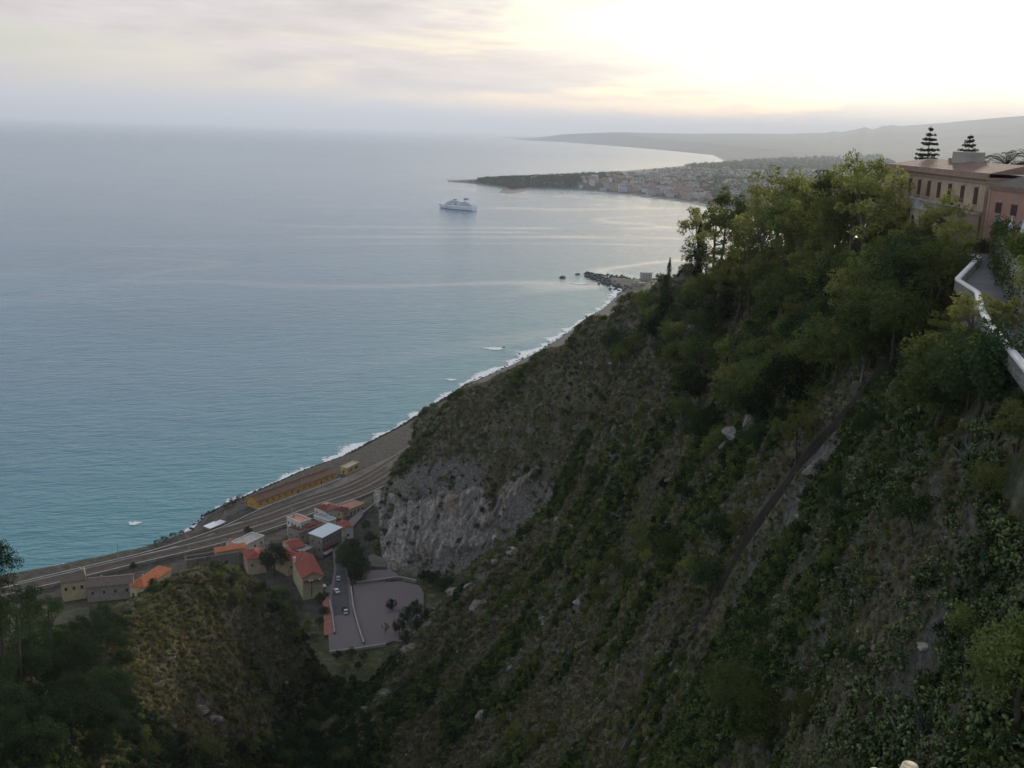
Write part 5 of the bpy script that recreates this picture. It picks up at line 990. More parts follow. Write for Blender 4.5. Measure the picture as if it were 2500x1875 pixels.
def arched(root, x, y, z, rz, w_, h_, name='arched_window', fan=True, m=None):
    pl = arch_poly(w_, h_); o = link(name, None, root, (x, y, z), rz); b = MB(); b.quad([(a, -0.02, c) for a, c in pl]); b.build('pane', m or GLASS, o)
    f = MB(); out = [(a*1.14, -0.14, c*1.0+(0.12 if c > h_-w_/2-0.01 else 0)) for a, c in pl]; inn = [(a, -0.14, c) for a, c in pl]; inb = [(a, -0.02, c) for a, c in pl]
    for i in range(1, len(pl)):
        j = (i+1) % len(pl); f.quad([inn[i], out[i], out[j], inn[j]][::-1]); f.quad([inn[i], inn[j], inb[j], inb[i]]); f.quad([out[i], (out[i][0], 0, out[i][2]), (out[j][0], 0, out[j][2]), out[j]][::-1])
    f.build('surround', STON, o)
    if fan: MB().box(-w_/2, w_/2, -0.1, -0.03, h_-w_/2-0.05, h_-w_/2+0.05).box(-0.05, 0.05, -0.1, -0.03, 0, h_-w_/2).build('mullion', SHUT, o); MB().quad([(a*0.9, -0.05, h_-w_/2+0.06+(c-(h_-w_/2))*0.85) for a, c in pl[2:]]).build('fanlight', plain('pale_pane', (0.34, 0.36, 0.36), 0.3, 0.1), o)
    return o
def frame_from(p, q):
    v = np.array(q[:2])-np.array(p[:2]); L = float(np.hypot(*v)); return L, math.atan2(v[1], v[0])
HB = 185.4
# pink wing: facade from its left corner towards the right edge of the view
pA = atd(2399, 597, 150); pB = atd(2500, 607, 141); L, rz = frame_from(pA, pB); L = 26.0; hp = 9.3
r = empty('pink_villa_wing', (pA[0], pA[1], HB), rz); prop(r, 'pink plastered villa wing with arched window above the road', 'villa')
MB().box(0, L, 0, 12, -3, hp).build('wall', PINK, r); MB().box(-0.25, L+0.25, -0.3, 12.2, hp, hp+0.22).box(-0.12, L+0.12, -0.15, 12.1, hp-0.35, hp).build('cornice', CORN, r)
rb = MB(); rb.quad([(-0.3, -0.35, hp+0.23), (L+0.3, -0.35, hp+0.23), (L+0.3, 6, hp+1.9), (-0.3, 6, hp+1.9)]).quad([(L+0.3, 12.3, hp+0.23), (-0.3, 12.3, hp+0.23), (-0.3, 6, hp+1.9), (L+0.3, 6, hp+1.9)]).quad([(-0.3, 12.3, hp+0.23), (-0.3, -0.35, hp+0.23), (-0.3, 6, hp+1.9)]); ro = rb.build('roof', VTILE2, r); chimney(ro, 3.3, 7.4, hp+1.7, 1.6, 0.55, STON)
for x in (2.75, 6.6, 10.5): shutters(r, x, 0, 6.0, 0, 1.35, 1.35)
arched(r, 3.35, 0, 3.2, 0, 1.65, 2.3); arched(r, 9.0, 0, 3.2, 0, 1.65, 2.3); add_window(r, 2.75, 0, 1.3, 0, 0.7, 0.7, 'cellar_window'); MB().box(0.02, L, -0.12, -0.01, 2.55, 2.7).build('string_course', PINK, r); MB().box(-0.1, 0.25, -0.1, 0.1, -2, hp-0.4).build('corner_pier', CRV, r)
# cream main block running away from the corner
qR = atd(2388, 590, 152); qL = atd(2205, 560, 182); L, rz = frame_from(qL, qR); L += 14; d = np.array([math.cos(rz), math.sin(rz)]); o0 = np.array(qR[:2])-d*L; hc = 10.1
r = empty('cream_villa', (o0[0], o0[1], HB), rz); prop(r, 'long cream villa with brown tiled roof behind the grove', 'villa')
MB().box(0, L, 0, 11, -6, hc).build('wall', CRV, r); MB().box(-0.35, L+0.1, -0.4, 11.2, hc, hc+0.25).box(-0.15, L+0.05, -0.18, 11.1, hc-0.6, hc-0.4).box(-0.1, L+0.05, -0.1, 11.05, hc-0.28, hc).build('cornice', CORN, r)
MB().box(-0.1, L+0.05, -0.12, 0.25, hc+0.25, hc+0.85).box(-0.1, 0.25, 0.25, 11, hc+0.25, hc+0.85).build('parapet', CORN, r)
rb = MB(); e = hc+0.75; t_ = hc+2.0; rb.quad([(0.2, 0.1, e), (L, 0.1, e), (L-1, 5.5, t_), (6, 5.5, t_)]).quad([(0.2, 10.9, e), (0.2, 0.1, e), (6, 5.5, t_)]).quad([(L, 10.9, e), (0.2, 10.9, e), (6, 5.5, t_), (L-1, 5.5, t_)]).quad([(L, 0.1, e), (L, 10.9, e), (L-1, 5.5, t_)]); ro = rb.build('roof', VTILE, r)
MB().box(L-25, L-21, 4.0, 7.5, hc+1.2, hc+3.4).build('roof_tank_house', STON, ro); chimney(ro, L-28, 5.2, hc+1.7, 0.5, 0.5, STON)
for x in (3, 8, 13, 17.5, 22, 26.5, 31, 35.5, 40):
    if x < L-1: shutters(r, L-x, 0, 6.6, 0, 1.25, 2.3)
for x in (5, 10, 15, 20, 25, 30, 35, 40):
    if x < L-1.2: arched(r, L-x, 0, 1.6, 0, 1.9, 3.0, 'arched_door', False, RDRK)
MB().box(-0.1, L, -0.1, -0.01, 5.6, 5.8).build('string_course', CORN, r)
# terrace with balustrade along the cream front
tl = 19.0; MB().box(L-tl, L-0.1, -3.6, -0.15, 5.2, 5.55).box(L-tl, L-0.1, -3.7, -3.5, 5.0, 5.2).build('terrace_floor', STON, r)
MB().box(L-tl+0.1, L-0.15, -3.45, -0.2, -6, 5.2).build('terrace_base', CRV, r)
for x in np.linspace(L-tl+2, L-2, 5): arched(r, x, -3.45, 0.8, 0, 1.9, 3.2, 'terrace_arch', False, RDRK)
b = MB()
for i in range(70): x = L-tl+0.2+(tl-0.4)*i/69; b.tube([(x, -3.45, 5.6), (x, -3.45, 5.75), (x, -3.45, 5.95), (x, -3.45, 6.3)], [0.05, 0.09, 0.06, 0.05], 5)
ba = MB().box(L-tl, L-0.1, -3.58, -3.32, 6.3, 6.45).box(L-tl, L-0.1, -3.56, -3.34, 5.53, 5.62).build('balustrade', STON, r); b.build('balusters', STON, ba); 
for x in np.linspace(L-tl, L-0.3, 6): MB().box(x-0.2, x+0.2, -3.65, -3.25, 5.5, 6.6).build('balustrade_pier', STON, r)
POT = plain('terracotta_pot', (0.17, 0.075, 0.045), 0.9, 0.2)
for i, x in enumerate((L-2.2, L-4.6)):
    w_ = Matrix.Translation(Vector((o0[0], o0[1], HB)))@Matrix.Rotation(rz, 4, 'Z')@Vector((x, -2.6, 5.55)); po = empty('potted_plant', w_); m = MB().tube([(0, 0, 0), (0, 0, 0.5)], [0.2, 0.3], 8); m.build('pot', POT, po); link('foliage', crown('potted_leaves', ellips(7, (0, 0, 0.85), (0.3, 0.3, 0.3)), 0.2, 30, 0.16, L_DRK), po); prop(po, 'dark potted plant on the villa terrace '+('nearest the pink wing' if i == 0 else 'farther from the pink wing'), 'plant')
# ---- road, parapet and retaining wall
CAPW = plain('whitewashed_coping', (0.62, 0.62, 0.60), 0.85, 0.12, 1.0)
RP = [tuple(p) for p in ROADPOLY]
ar = sum(RP[i][0]*RP[(i+1) % len(RP)][1]-RP[(i+1) % len(RP)][0]*RP[i][1] for i in range(len(RP))); RP = RP if ar > 0 else RP[::-1]
prop(MB().prism(RP, ROADZ-0.5, ROADZ).build('lane', plain('lane_asphalt', (0.125, 0.128, 0.135), 0.9, 0.3, 0.4, 0.01, 8)), kind='structure')
cob = [tuple(dz(a, b, ROADZ+0.02)[:2]) for a, b in ((2085, 546), (2118, 552), (2152, 553), (2156, 536), (2122, 531), (2090, 534))]
prop(MB().prism(cob if sum(cob[i][0]*cob[(i+1) % 6][1]-cob[(i+1) % 6][0]*cob[i][1] for i in range(6)) > 0 else cob[::-1], ROADZ-6, ROADZ+0.03).build('cobbled_forecourt', plain('cobbles', (0.22, 0.205, 0.185), 0.95, 0.45, 2.2, 0.05, 5)), kind='structure')
PP = smooth(resample(np.array(PARAPET), 0.6), 1); r = empty('road_parapet', (0, 0, 0)); prop(r, 'zigzag retaining wall with whitewashed coping along the lane', 'wall')
ribbon('retaining_wall', PP, [(-0.9, ROADZ-9.5), (-0.45, ROADZ-0.2), (-0.28, ROADZ+0.75), (0.22, ROADZ+0.75), (0.22, ROADZ-0.2)][::-1] if False else [(0.95, ROADZ-5.5), (0.5, ROADZ-0.2), (0.24, ROADZ+0.75), (-0.24, ROADZ+0.75), (-0.24, ROADZ-0.3)], STONEW, r)
ribbon('coping', PP, [(0.27, ROADZ+0.72), (0.26, ROADZ+0.88), (-0.26, ROADZ+0.88), (-0.27, ROADZ+0.72)], CAPW, r)
w0, w1 = np.array(PARAPET[2]), np.array(PARAPET[4]); c = (w0*0.45+w1*0.55); Lw, rzw = frame_from(w0, w1)
# ---- garden terrace across the lane: wall, creeper, furniture
GZT = ROADZ+3.1; gi = smooth(resample(np.array(ROAD_IN[::-1]), 1.0), 2); r = empty('garden_wall', (0, 0, 0)); prop(r, 'creeper-covered stone wall of the garden beside the lane', 'wall')
ribbon('wall_body', gi, [(0.3, ROADZ-0.5), (0.2, GZT+0.4), (-0.25, GZT+0.4), (-0.25, ROADZ-0.5)], STONEW, r)
d_ = np.gradient(gi, axis=0); d_ /= np.linalg.norm(d_, axis=1)[:, None]; nn = np.c_[-d_[:, 1], d_[:, 0]]
sgn = 1 if (nn[0]@np.array([1, 0.2])) > 0 else -1
back = gi+nn*sgn*14; poly = [tuple(q) for q in gi]+[tuple(q) for q in back[::-1]]
ar = sum(poly[i][0]*poly[(i+1) % len(poly)][1]-poly[(i+1) % len(poly)][0]*poly[i][1] for i in range(len(poly)))
prop(MB().prism(poly if ar > 0 else poly[::-1], ROADZ-2, GZT).build('garden_terrace', plain('garden_soil', (0.09, 0.075, 0.055), 0.95, 0.3)), kind='structure')
CC = []; CB = []
for i in range(len(gi)):
    for _ in range(5):
        t = rnd.random(); q = gi[i]+nn[i]*sgn*rnd.uniform(-0.75, 1.2)+d_[i]*rnd.uniform(-0.5, 0.5); z = ROADZ+0.3+(GZT+1.4-ROADZ)*t; (CB if 8 < i < 17 and rnd.random() < 0.55 else CC).append((q[0], q[1], z))
o = link('creeper', crown('creeper', np.array(CC), 0.75, 48, 0.26, L_IVY)); prop(o, 'dense green creeper hanging over the garden wall', 'creeper')
if CB: prop(link('bougainvillea', crown('bougainvillea', np.array(CB), 0.6, 45, 0.2, L_BOU)), 'purple bougainvillea over the garden wall', 'creeper')
WPL = plain('white_plastic', (0.75, 0.75, 0.74), 0.5, 0.05)
def chair(p, rz):
    r = empty('garden_chair', p, rz); MB().box(-0.24, 0.24, -0.24, 0.24, 0.42, 0.47).build('seat', WPL, r); MB().box(-0.24, 0.24, 0.2, 0.25, 0.5, 0.95).build('backrest', WPL, r)
    for x in (-0.21, 0.21):
        for y in (-0.21, 0.21): MB().tube([(x, y, 0), (x, y, 0.44)], 0.025, 5).build('leg', WPL, r)
    return r
def gpos(x, y, z): return dz(x, y, z)
for i, (x, y, lb) in enumerate(((2188, 528, 'white garden chair nearest the pink wing'), (2203, 533, 'white garden chair beside the parasol'), (2196, 545, 'white garden chair closest to the lane'))): prop(chair(gpos(x, y, GZT), rnd.uniform(0, 6)), lb, 'chair', 'white garden chairs')
p = gpos(2192, 537, GZT); r = empty('garden_table', p); MB().tube([(0, 0, 0.7), (0, 0, 0.74)], 0.55, 14).build('tabletop', WPL, r); MB().tube([(0, 0, 0), (0, 0, 0.7)], [0.22, 0.05], 8).build('pedestal', WPL, r); prop(r, 'round white garden table among the white chairs', 'table')
for i, (x, y) in enumerate(((2180, 512), (2206, 520))):
    p = gpos(x, y, GZT); r = empty('parasol', p); MB().tube([(0, 0, 0), (0, 0, 2.6)], 0.035, 6).build('pole', WPL, r); b = MB()
    for q in range(8): a0, a1 = q*math.pi/4, (q+1)*math.pi/4; b.quad([(0.35*math.cos(a0), 0.35*math.sin(a0), 0.9), (0.35*math.cos(a1), 0.35*math.sin(a1), 0.9), (0, 0, 2.55)])
    b.build('folded_canopy', WPL, r); prop(r, 'folded white parasol '+('beside the pink wing' if i == 0 else 'at the edge of the view'), 'parasol')
for x, y, h in ((2180, 560, 2.6), (2200, 600, 2.8), (2195, 640, 3), (2208, 560, 3), (2165, 545, 2.4), (2212, 480, 5), (2200, 470, 4.5), (2206, 660, 3)):
    p = gpos(x, y, GZT if y > 500 else GZT-1); plant('bush', (p[0]+1.5, p[1], GZT), h, 'leafy green bush in the terrace garden beside the lane', 'bush', 'bushes in the terrace garden', variant=1)
# ---- garden trees behind the villa
def norfolk(p, h, label):
    r = empty('norfolk_pine', p, rnd.uniform(0, 6)); MB().tube([(0, 0, -0.5), (0, 0, h*0.5), (0, 0, h)], [0.22, 0.15, 0.03], 7).build('trunk', BARK, r); C = []; m = MB()
    for k_ in range(12):
        z = h*(0.34+0.62*k_/11)+rnd.uniform(-0.12, 0.12); ln0 = 3.0*(1-k_/11.0)**0.75+0.35
        for q in range(6):
            a = q*math.pi/3+k_*0.5+rnd.uniform(-0.3, 0.3); ln = ln0*rnd.uniform(0.72, 1.1); m.tube([(0, 0, z), (math.cos(a)*ln*0.6, math.sin(a)*ln*0.6, z-0.05), (math.cos(a)*ln, math.sin(a)*ln, z+0.3*ln*0.4)], [0.05, 0.04, 0.02], 4)
            for s_ in np.linspace(0.35, 1, max(2, int(ln*4))): C.append((math.cos(a)*ln*s_, math.sin(a)*ln*s_, z+0.12*ln*max(0, s_-0.5)))
    m.build('branches', BARK, r); link('crown', crown('norfolk_needles', np.array(C)+nrg.normal(size=(len(C), 3))*0.1, 0.3, 30, 0.24, L_DRK, flat=0.7), r); prop(r, label, 'tree')
def at_zd(x, y, dist, z): p = dd(x, y, dist); p[2] = z; return p
norfolk(at_zd(2003, 345, 205, 187), 16.2, 'tallest tiered araucaria rising behind the villa roof'); norfolk(at_zd(2089, 350, 205, 187), 15.0, 'smaller tiered araucaria behind the villa roof')
def palm(p, h, label, s_=1.0):
    r = empty('palm_tree', p, rnd.uniform(0, 6)); MB().tube([(0, 0, -0.5), (0.1, 0, h*0.5), (0, 0, h)], [0.34, 0.28, 0.34], 8).build('trunk', BARK, r); m = MB(); n = 14
    P = [(s_*3.0*(i/n), 0, s_*(1.5*math.sin(i/n*2.2)-0.25*(i/n)**2)) for i in range(n+1)]; m.tube(P, [0.05*(1-i/n)+0.01 for i in range(n+1)], 4)
    for i in range(2, n+1):
        for sg in (-1, 1):
            a = Vector(P[i]); ll = s_*0.62*math.sin(math.pi*(0.12+0.83*i/n)); m.quad([a, a+Vector((0.10*s_, 0, 0)), a+Vector((0.32*s_, sg*ll, -0.28*ll)), a+Vector((0.22*s_, sg*ll, -0.3*ll))])
    fm = m.mesh('frond', L_PIN)
    for q in range(26):
        f = link('frond', fm, r, (0, 0, h)); el = rnd.uniform(-0.5, 0.75); f.rotation_euler = (rnd.uniform(-0.2, 0.2), -el+0.25, q*2.4)
    prop(r, label, 'palm')
palm(at_zd(2172, 372, 185, 187), 9.8, 'big palm with arching fronds behind the pink wing roof', 1.05); palm(at_zd(2114, 368, 190, 187), 9.8, 'palm half behind the villa roof beside the smaller araucaria', 0.9); palm(at_zd(2222, 368, 190, 187), 10.2, 'palm at the edge of the view behind the pink wing', 1.0)
plant('sparse', at_zd(1937, 380, 200, 187), 10.5, 'feathery treetop showing above the end of the villa roof', 'tree', variant=2)
grp = 'trees in the villa garden'
for x, dist, h in ((1900, 205, 9.5), (1870, 215, 9.5), (1845, 215, 12), (1825, 212, 10)): plant('gum', (lambda q: np.array([q[0], q[1], ground(q[0], q[1])]))(dd(x, 420, dist)), h, 'tall sunlit tree at the end of the villa', 'tree', grp)
# ---- dark path down the slope
pp = PATHL; r = empty('slope_path', (0, 0, 0)); prop(r, kind='structure'); zs = np.array([ground(q[0], q[1]) for q in pp]); PATHM = plain('dark_earth', (0.026, 0.019, 0.014), 0.95, 0.4, 0.8, 0.05, 4)
d_ = np.gradient(pp, axis=0); d_ /= np.linalg.norm(d_, axis=1)[:, None]; nn = np.c_[-d_[:, 1], d_[:, 0]]
G = np.stack([np.c_[pp+nn*o, ground(*(pp+nn*o).T)+h_] for o, h_ in ((-0.95, -0.4), (-0.65, 0.5), (-0.3, 0.44), (0, 0.42), (0.3, 0.44), (0.65, 0.5), (0.95, -0.4))], 1); link('earth', grid_mesh('earth', G, [PATHM], False), r)
C_ = np.array([(*(q+n_*o), float(ground(*(q+n_*o)))+0.25) for q, n_ in zip(pp, nn) for o in (rnd.uniform(-1.5, -0.8), rnd.uniform(0.8, 1.5))])
prop(link('path_verge', crown('path_verge', C_, 0.5, 26, 0.2, L_BRN)), 'dry brown growth along both edges of the dark path', 'verge', kind='stuff')
# ---- pale stone finials of the belvedere railing just below the viewer
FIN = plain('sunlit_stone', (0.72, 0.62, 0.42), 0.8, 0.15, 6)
for px_, py_, s_, lb in ((2222, 1868, 1.0, 'larger pale stone vase rim at the bottom edge'), (2138, 1882, 0.8, 'smaller pale stone tip at the bottom edge')):
    p = atd(px_, py_, 6.0); r = link('stone_vase', MB().tube([(0, 0, -0.9*s_), (0, 0, -0.5*s_), (0, 0, -0.22*s_), (0, 0, -0.05*s_), (0, 0, 0.0), (0, 0, -0.02)], [0.05*s_, 0.09*s_, 0.075*s_, 0.06*s_, 0.048*s_, 0.03*s_], 12).mesh('stone_vase', FIN, True), None, p); prop(r, lb, 'finial')
p = atd(2185, 1990, 6.0); v = Rv = _r; r = empty('belvedere_railing', (p[0], p[1], p[2]-0.75)); prop(r, 'stone railing under the pale finials at the bottom edge', 'railing'); MB().box(-1.2, 1.2, -0.15, 0.15, -0.1, 0.0).build('rail', STON, r); MB().box(-1.2, 1.2, -0.2, 0.2, -1.3, -0.1).build('plinth', STON, r)
# ================================================================ SEA AND FAR SHORE
# ---- white cruise ship
bow, stern = atz(1070, 507, 0), atz(1159, 515, 0); v = bow-stern; LS = float(np.hypot(v[0], v[1])); r = empty('cruise_ship', stern, math.atan2(v[1], v[0])); prop(r, 'white cruise ship with two dark-topped funnels at anchor in the bay', 'ship')
SW = plain('ship_white', (0.84, 0.85, 0.87), 0.5, 0.05, 0.05); SD = plain('ship_dark', (0.05, 0.055, 0.07), 0.5, 0.1); SB = plain('boot_top', (0.06, 0.07, 0.11), 0.6, 0.1); SGL = plain('ship_glass', (0.05, 0.06, 0.08), 0.2, 0.1); SR = plain('lifeboat_orange', (0.42, 0.12, 0.10), 0.6, 0.1)
B2 = 9.5; st = []
for t, w0, w1, sh in ((0.0, 0.86, 0.93, 0), (0.08, 0.96, 1, 0), (0.5, 1, 1, 0), (0.72, 0.92, 1, 0.3), (0.84, 0.62, 0.86, 1.0), (0.93, 0.28, 0.56, 2.0), (0.975, 0.07, 0.25, 2.6), (1.0, 0.01, 0.03, 3.0)): st.append((t, w0, w1, sh))
G = []
for t, w0, w1, sh in st:
    x = LS*t*0.94; rake = LS*0.06*max(0, (t-0.72)/0.28)**1.5; G.append([(x, -B2*w0, -1.0), (x, -B2*w0, 1.3), (x+rake*0.6, -B2*(w0*0.4+w1*0.6), 6.0), (x+rake, -B2*w1, 10.5+sh), (x+rake, B2*w1, 10.5+sh), (x+rake*0.6, B2*(w0*0.4+w1*0.6), 6.0), (x, B2*w0, 1.3), (x, B2*w0, -1.0)])
G = np.array(G); me = grid_mesh('hull', G, [SW, SB], False); mi = np.zeros(len(me.polygons), np.int32)
for i, pl in enumerate(me.polygons): mi[i] = 1 if pl.center.z < 0.9 and abs(pl.normal.z) < 0.9 else 0
me.polygons.foreach_set('material_index', mi); link('hull', me, r); MB().quad([tuple(q) for q in G[0]]).build('transom', SW, r)
def deck(x0, x1, hw, z0, z1, nose=8, tail=3):
    pl = [(x0, -hw), (x1-nose, -hw), (x1-nose*0.35, -hw*0.7), (x1, -hw*0.25), (x1, hw*0.25), (x1-nose*0.35, hw*0.7), (x1-nose, hw), (x0, hw)]; return pl
tiers = ((2, 0.80, 9.3, 10.5, 13.2), (6, 0.775, 9.0, 13.2, 15.9), (12, 0.74, 8.6, 15.9, 18.6), (19, 0.69, 7.8, 18.6, 21.2), (0.45, 0.64, 6.5, 21.2, 23.4))
for i, (a, b, hw, z0, z1) in enumerate(tiers):
    x0 = a if a >= 1 else LS*a; x1 = LS*b; d = MB().prism(deck(x0, x1, hw, z0, z1), z0, z1).build('deck', SW, r); w_ = MB(); n = int((x1-x0-10)/2.4)
    for q in range(n):
        for s_ in (-1, 1): x = x0+2+q*2.4; w_.box(x, x+1.7, min(s_*hw, s_*(hw+0.06)), max(s_*hw, s_*(hw+0.06)), z0+0.9, z1-0.5)
    pl = deck(x0, x1, hw+0.05, z0, z1); 
    for (xa, ya), (xb, yb) in zip(pl[1:6], pl[2:7]): w_.quad([(xa+0.06, ya, z0+1.0), (xb+0.06, yb, z0+1.0), (xb+0.06, yb, z1-0.5), (xa+0.06, ya, z1-0.5)])
    w_.build('windows', SGL, d); MB().prism(deck(x0-0.6, x1+0.5, hw+0.5, 0, 0), z1-0.12, z1+0.06).build('deck_edge', SW, d)
w_ = MB()
for row, z in ((0, 3.6), (1, 6.0), (2, 8.3)):
    for q in range(44):
        for s_ in (-1, 1): x = 5+q*LS*0.0165; w_.box(x, x+0.9, min(s_*9.3, s_*9.62), max(s_*9.3, s_*9.62), z, z+0.8)
w_.build('portholes', SGL, r)
for s_ in (-1, 1):
    for q in range(3): x = LS*(0.34+0.085*q); MB().tube([(x, s_*9.4, 14.6), (x+1.2, s_*9.5, 14.4), (x+6.0, s_*9.5, 14.4), (x+7.2, s_*9.4, 14.6)], [0.4, 1.25, 1.25, 0.4], 8).build('lifeboat', SR if q == 1 else SW, r)
for s_ in (-1, 1):
    f = MB().prism([(LS*0.215, s_*4.8-1.4), (LS*0.265, s_*4.8-1.2), (LS*0.265, s_*4.8+1.2), (LS*0.215, s_*4.8+1.4)], 18.6, 26.5).build('funnel', SW, r); MB().prism([(LS*0.212, s_*4.8-1.6), (LS*0.262, s_*4.8-1.4), (LS*0.262, s_*4.8+1.4), (LS*0.212, s_*4.8+1.6)], 26.5, 29.5).build('funnel_top', SD, f)
MB().tube([(LS*0.6, 0, 23), (LS*0.585, 0, 31)], [0.7, 0.15], 6).tube([(LS*0.592, -2.5, 27.5), (LS*0.592, 2.5, 27.5)], 0.15, 5).build('mast', SW, r); MB().box(LS*0.5, LS*0.565, -4, 4, 23.4, 25).build('radar_house', SD, r)
for x in (0.36, 0.4, 0.44): MB().tube([(LS*x, 0, 21), (LS*x, 0, 26)], 0.14, 5).build('pole', SW, r)
def boat(x, y, L, rz, label, col=SD):
    p = dz(x, y, 0); r = empty('small_boat', p, rz); G = np.array([[(-L/2, -L*0.14, 0.7), (-L/2, 0, -0.3), (-L/2, L*0.14, 0.7)], [(0, -L*0.17, 0.7), (0, 0, -0.4), (0, L*0.17, 0.7)], [(L*0.3, -L*0.12, 0.8), (L*0.3, 0, -0.3), (L*0.3, L*0.12, 0.8)], [(L/2, -0.02, 1.1), (L/2, 0, 0.3), (L/2, 0.02, 1.1)]]); link('hull', grid_mesh('boat_hull', G, [col], False), r); MB().box(-L*0.46, L*0.3, -L*0.11, L*0.11, 0.45, 0.6).build('deck', SW, r); MB().box(-L*0.15, L*0.15, -L*0.08, L*0.08, 0.6, 1.9).build('cabin', SW, r); prop(r, label, 'boat', 'small boats on the bay')
boat(1003, 460.5, 13, math.radians(140), 'dark tender boat lying beside the cruise ship'); boat(1211, 418, 14, 0.3, 'small boat anchored off the cape beach'); boat(1182, 413.5, 12, 1.0, 'little boat moored close under the cape'); boat(1235, 413, 11, 2.0, 'little boat moored off the first seafront houses'); boat(968.5, 388, 20, 0, 'dark boat off the tip of the cape')
# ---- town on the far bay: every house its own object
FW = [plain('far_wall_%d' % i, c, 0.9, 0.1, 0.05) for i, c in enumerate(((0.55, 0.53, 0.50), (0.50, 0.43, 0.34), (0.42, 0.30, 0.25), (0.62, 0.61, 0.60), (0.38, 0.36, 0.34), (0.46, 0.36, 0.25)))]
FR = [plain('far_roof_%d' % i, c, 0.9, 0.15, 0.05) for i, c in enumerate(((0.26, 0.13, 0.09), (0.34, 0.32, 0.30), (0.20, 0.11, 0.085)))]; FWIN = plain('far_window', (0.06, 0.065, 0.075), 0.4, 0.1)
hv = []
for i in range(14):
    lx, ly, h = rnd.uniform(9, 20), rnd.uniform(8, 13), rnd.choice((5.5, 7, 8.5, 10, 12)); m = MB().box(0, lx, 0, ly, -4, h, 0); k_ = i % 6; flat = i % 3 == 0
    if flat: m.box(-0.3, lx+0.3, -0.3, ly+0.3, h, h+0.5, 1)
    else:
        m.quad([(-0.6, -0.6, h), (lx+0.6, -0.6, h), (lx+0.6, ly/2, h+2.2), (-0.6, ly/2, h+2.2)], 1).quad([(lx+0.6, ly+0.6, h), (-0.6, ly+0.6, h), (-0.6, ly/2, h+2.2), (lx+0.6, ly/2, h+2.2)], 1).quad([(lx, 0, h), (lx, ly, h), (lx, ly/2, h+2.2)], 0).quad([(0, ly, h), (0, 0, h), (0, ly/2, h+2.2)], 0)
    for fl in range(int(h/3)):
        for q in range(int(lx/3)): x = 1+q*lx/int(lx/3); m.box(x, x+1.1, -0.12, 0.0, fl*3+1, fl*3+2.5, 2)
    hv.append((m.mesh('far_house', [FW[k_], FR[1 if flat else (0 if i % 2 else 2)], FWIN]), h, lx, k_, flat))
WN = ['white', 'cream', 'reddish', 'bright white', 'grey', 'sandy']
def far_at(x, y):
    z = 8.0
    for _ in range(6): p = dz(x, y, z); z = far_ground(p[0], p[1])
    return p, z
def far_houses(poly, n, place, group, sep, big=1.0):
    P = np.array(poly, float); lo, hi = P.min(0), P.max(0); got = []; t = 0
    while len(got) < n and t < 6000:
        t += 1; q = lo+(hi-lo)*np.array([rnd.random(), rnd.random()])
        if not poly_in(q[0], q[1], P): continue
        p, z = far_at(*q)
        if z < 2.0 or any((p[0]-g[0])**2+(p[1]-g[1])**2 < sep*sep for g in got): continue
        got.append(p); me_, h, lx, k_, flat = hv[rnd.randrange(14)]; s_ = big*rnd.uniform(0.95, 1.5); o = link('town_house', me_, None, (p[0], p[1], z), rnd.uniform(-0.5, 0.5)+rnd.choice((0, math.pi/2, 0))); o.scale = (s_*rnd.uniform(0.9, 1.5), s_, s_*rnd.uniform(0.85, 1.2))
        prop(o, '%s %s house %s' % (WN[k_], 'flat-roofed' if flat else 'gable-roofed', place), 'house', group)
far_houses([(1252, 396), (1300, 392), (1400, 402), (1480, 412), (1500, 432), (1480, 432), (1400, 421), (1300, 409), (1255, 404)], 95, 'on the seafront of the far bay', 'houses on the seafront of the far bay', 17, 1.15)
far_houses([(1305, 378), (1360, 371), (1470, 367), (1545, 376), (1545, 398), (1440, 396), (1380, 388), (1310, 386)], 105, 'on the rise behind the far bay', 'houses on the rise behind the far bay', 18)
far_houses([(1390, 400), (1480, 402), (1560, 400), (1700, 415), (1780, 440), (1720, 470), (1600, 455), (1500, 430), (1430, 415)], 75, 'in the thick of the far town', 'houses in the thick of the far town', 19)
far_houses([(1560, 365), (1700, 370), (1860, 385), (1900, 400), (1700, 412), (1580, 395)], 45, 'scattered over the hazy plain', 'houses scattered over the hazy plain', 40)
far_houses([(1085, 416), (1125, 414), (1128, 411), (1090, 410)], 8, 'on the little harbour point of the cape', 'houses on the harbour point', 14, 0.8); far_houses([(1060, 396), (1130, 402), (1200, 406), (1240, 404), (1180, 398), (1100, 394)], 12, 'at the water under the wooded cape', 'houses under the wooded cape', 30, 0.8)
# long pale shed roof and the two seafront hotels
for x, y, L_, W_, h_, lb, wm, rm in ((1480, 374, 70, 18, 7, 'long white-roofed hall in the far town', FW[3], FW[3]), (1277, 398, 34, 14, 15, 'big reddish hotel at the start of the far seafront', FW[2], FR[1]), (1300, 397, 30, 13, 13, 'second reddish hotel on the far seafront', FW[2], FR[0]), (1345, 403, 30, 14, 15, 'big pale blue-white hotel on the far seafront', plain('far_pale_blue', (0.55, 0.60, 0.70), 0.9, 0.1), FR[1]), (1395, 425, 34, 8, 4, 'low white beach pavilion on the far shore', FW[3], FW[3])):
    p, z = far_at(x, y); r = empty('far_building', (p[0], p[1], z), -0.12); MB().box(-L_/2, L_/2, 0, W_, -4, h_).build('wall', wm, r); MB().box(-L_/2-0.5, L_/2+0.5, -0.5, W_+0.5, h_, h_+0.8).build('roof', rm, r); m = MB()
    for fl in range(max(1, int(h_/3.2))):
        for q in range(int(L_/3.4)): x_ = -L_/2+1+q*3.4; m.box(x_, x_+1.5, -0.2, 0.0, fl*3.1+0.9, fl*3.1+2.5)
    m.build('windows', FWIN, r); prop(r, lb, 'building')
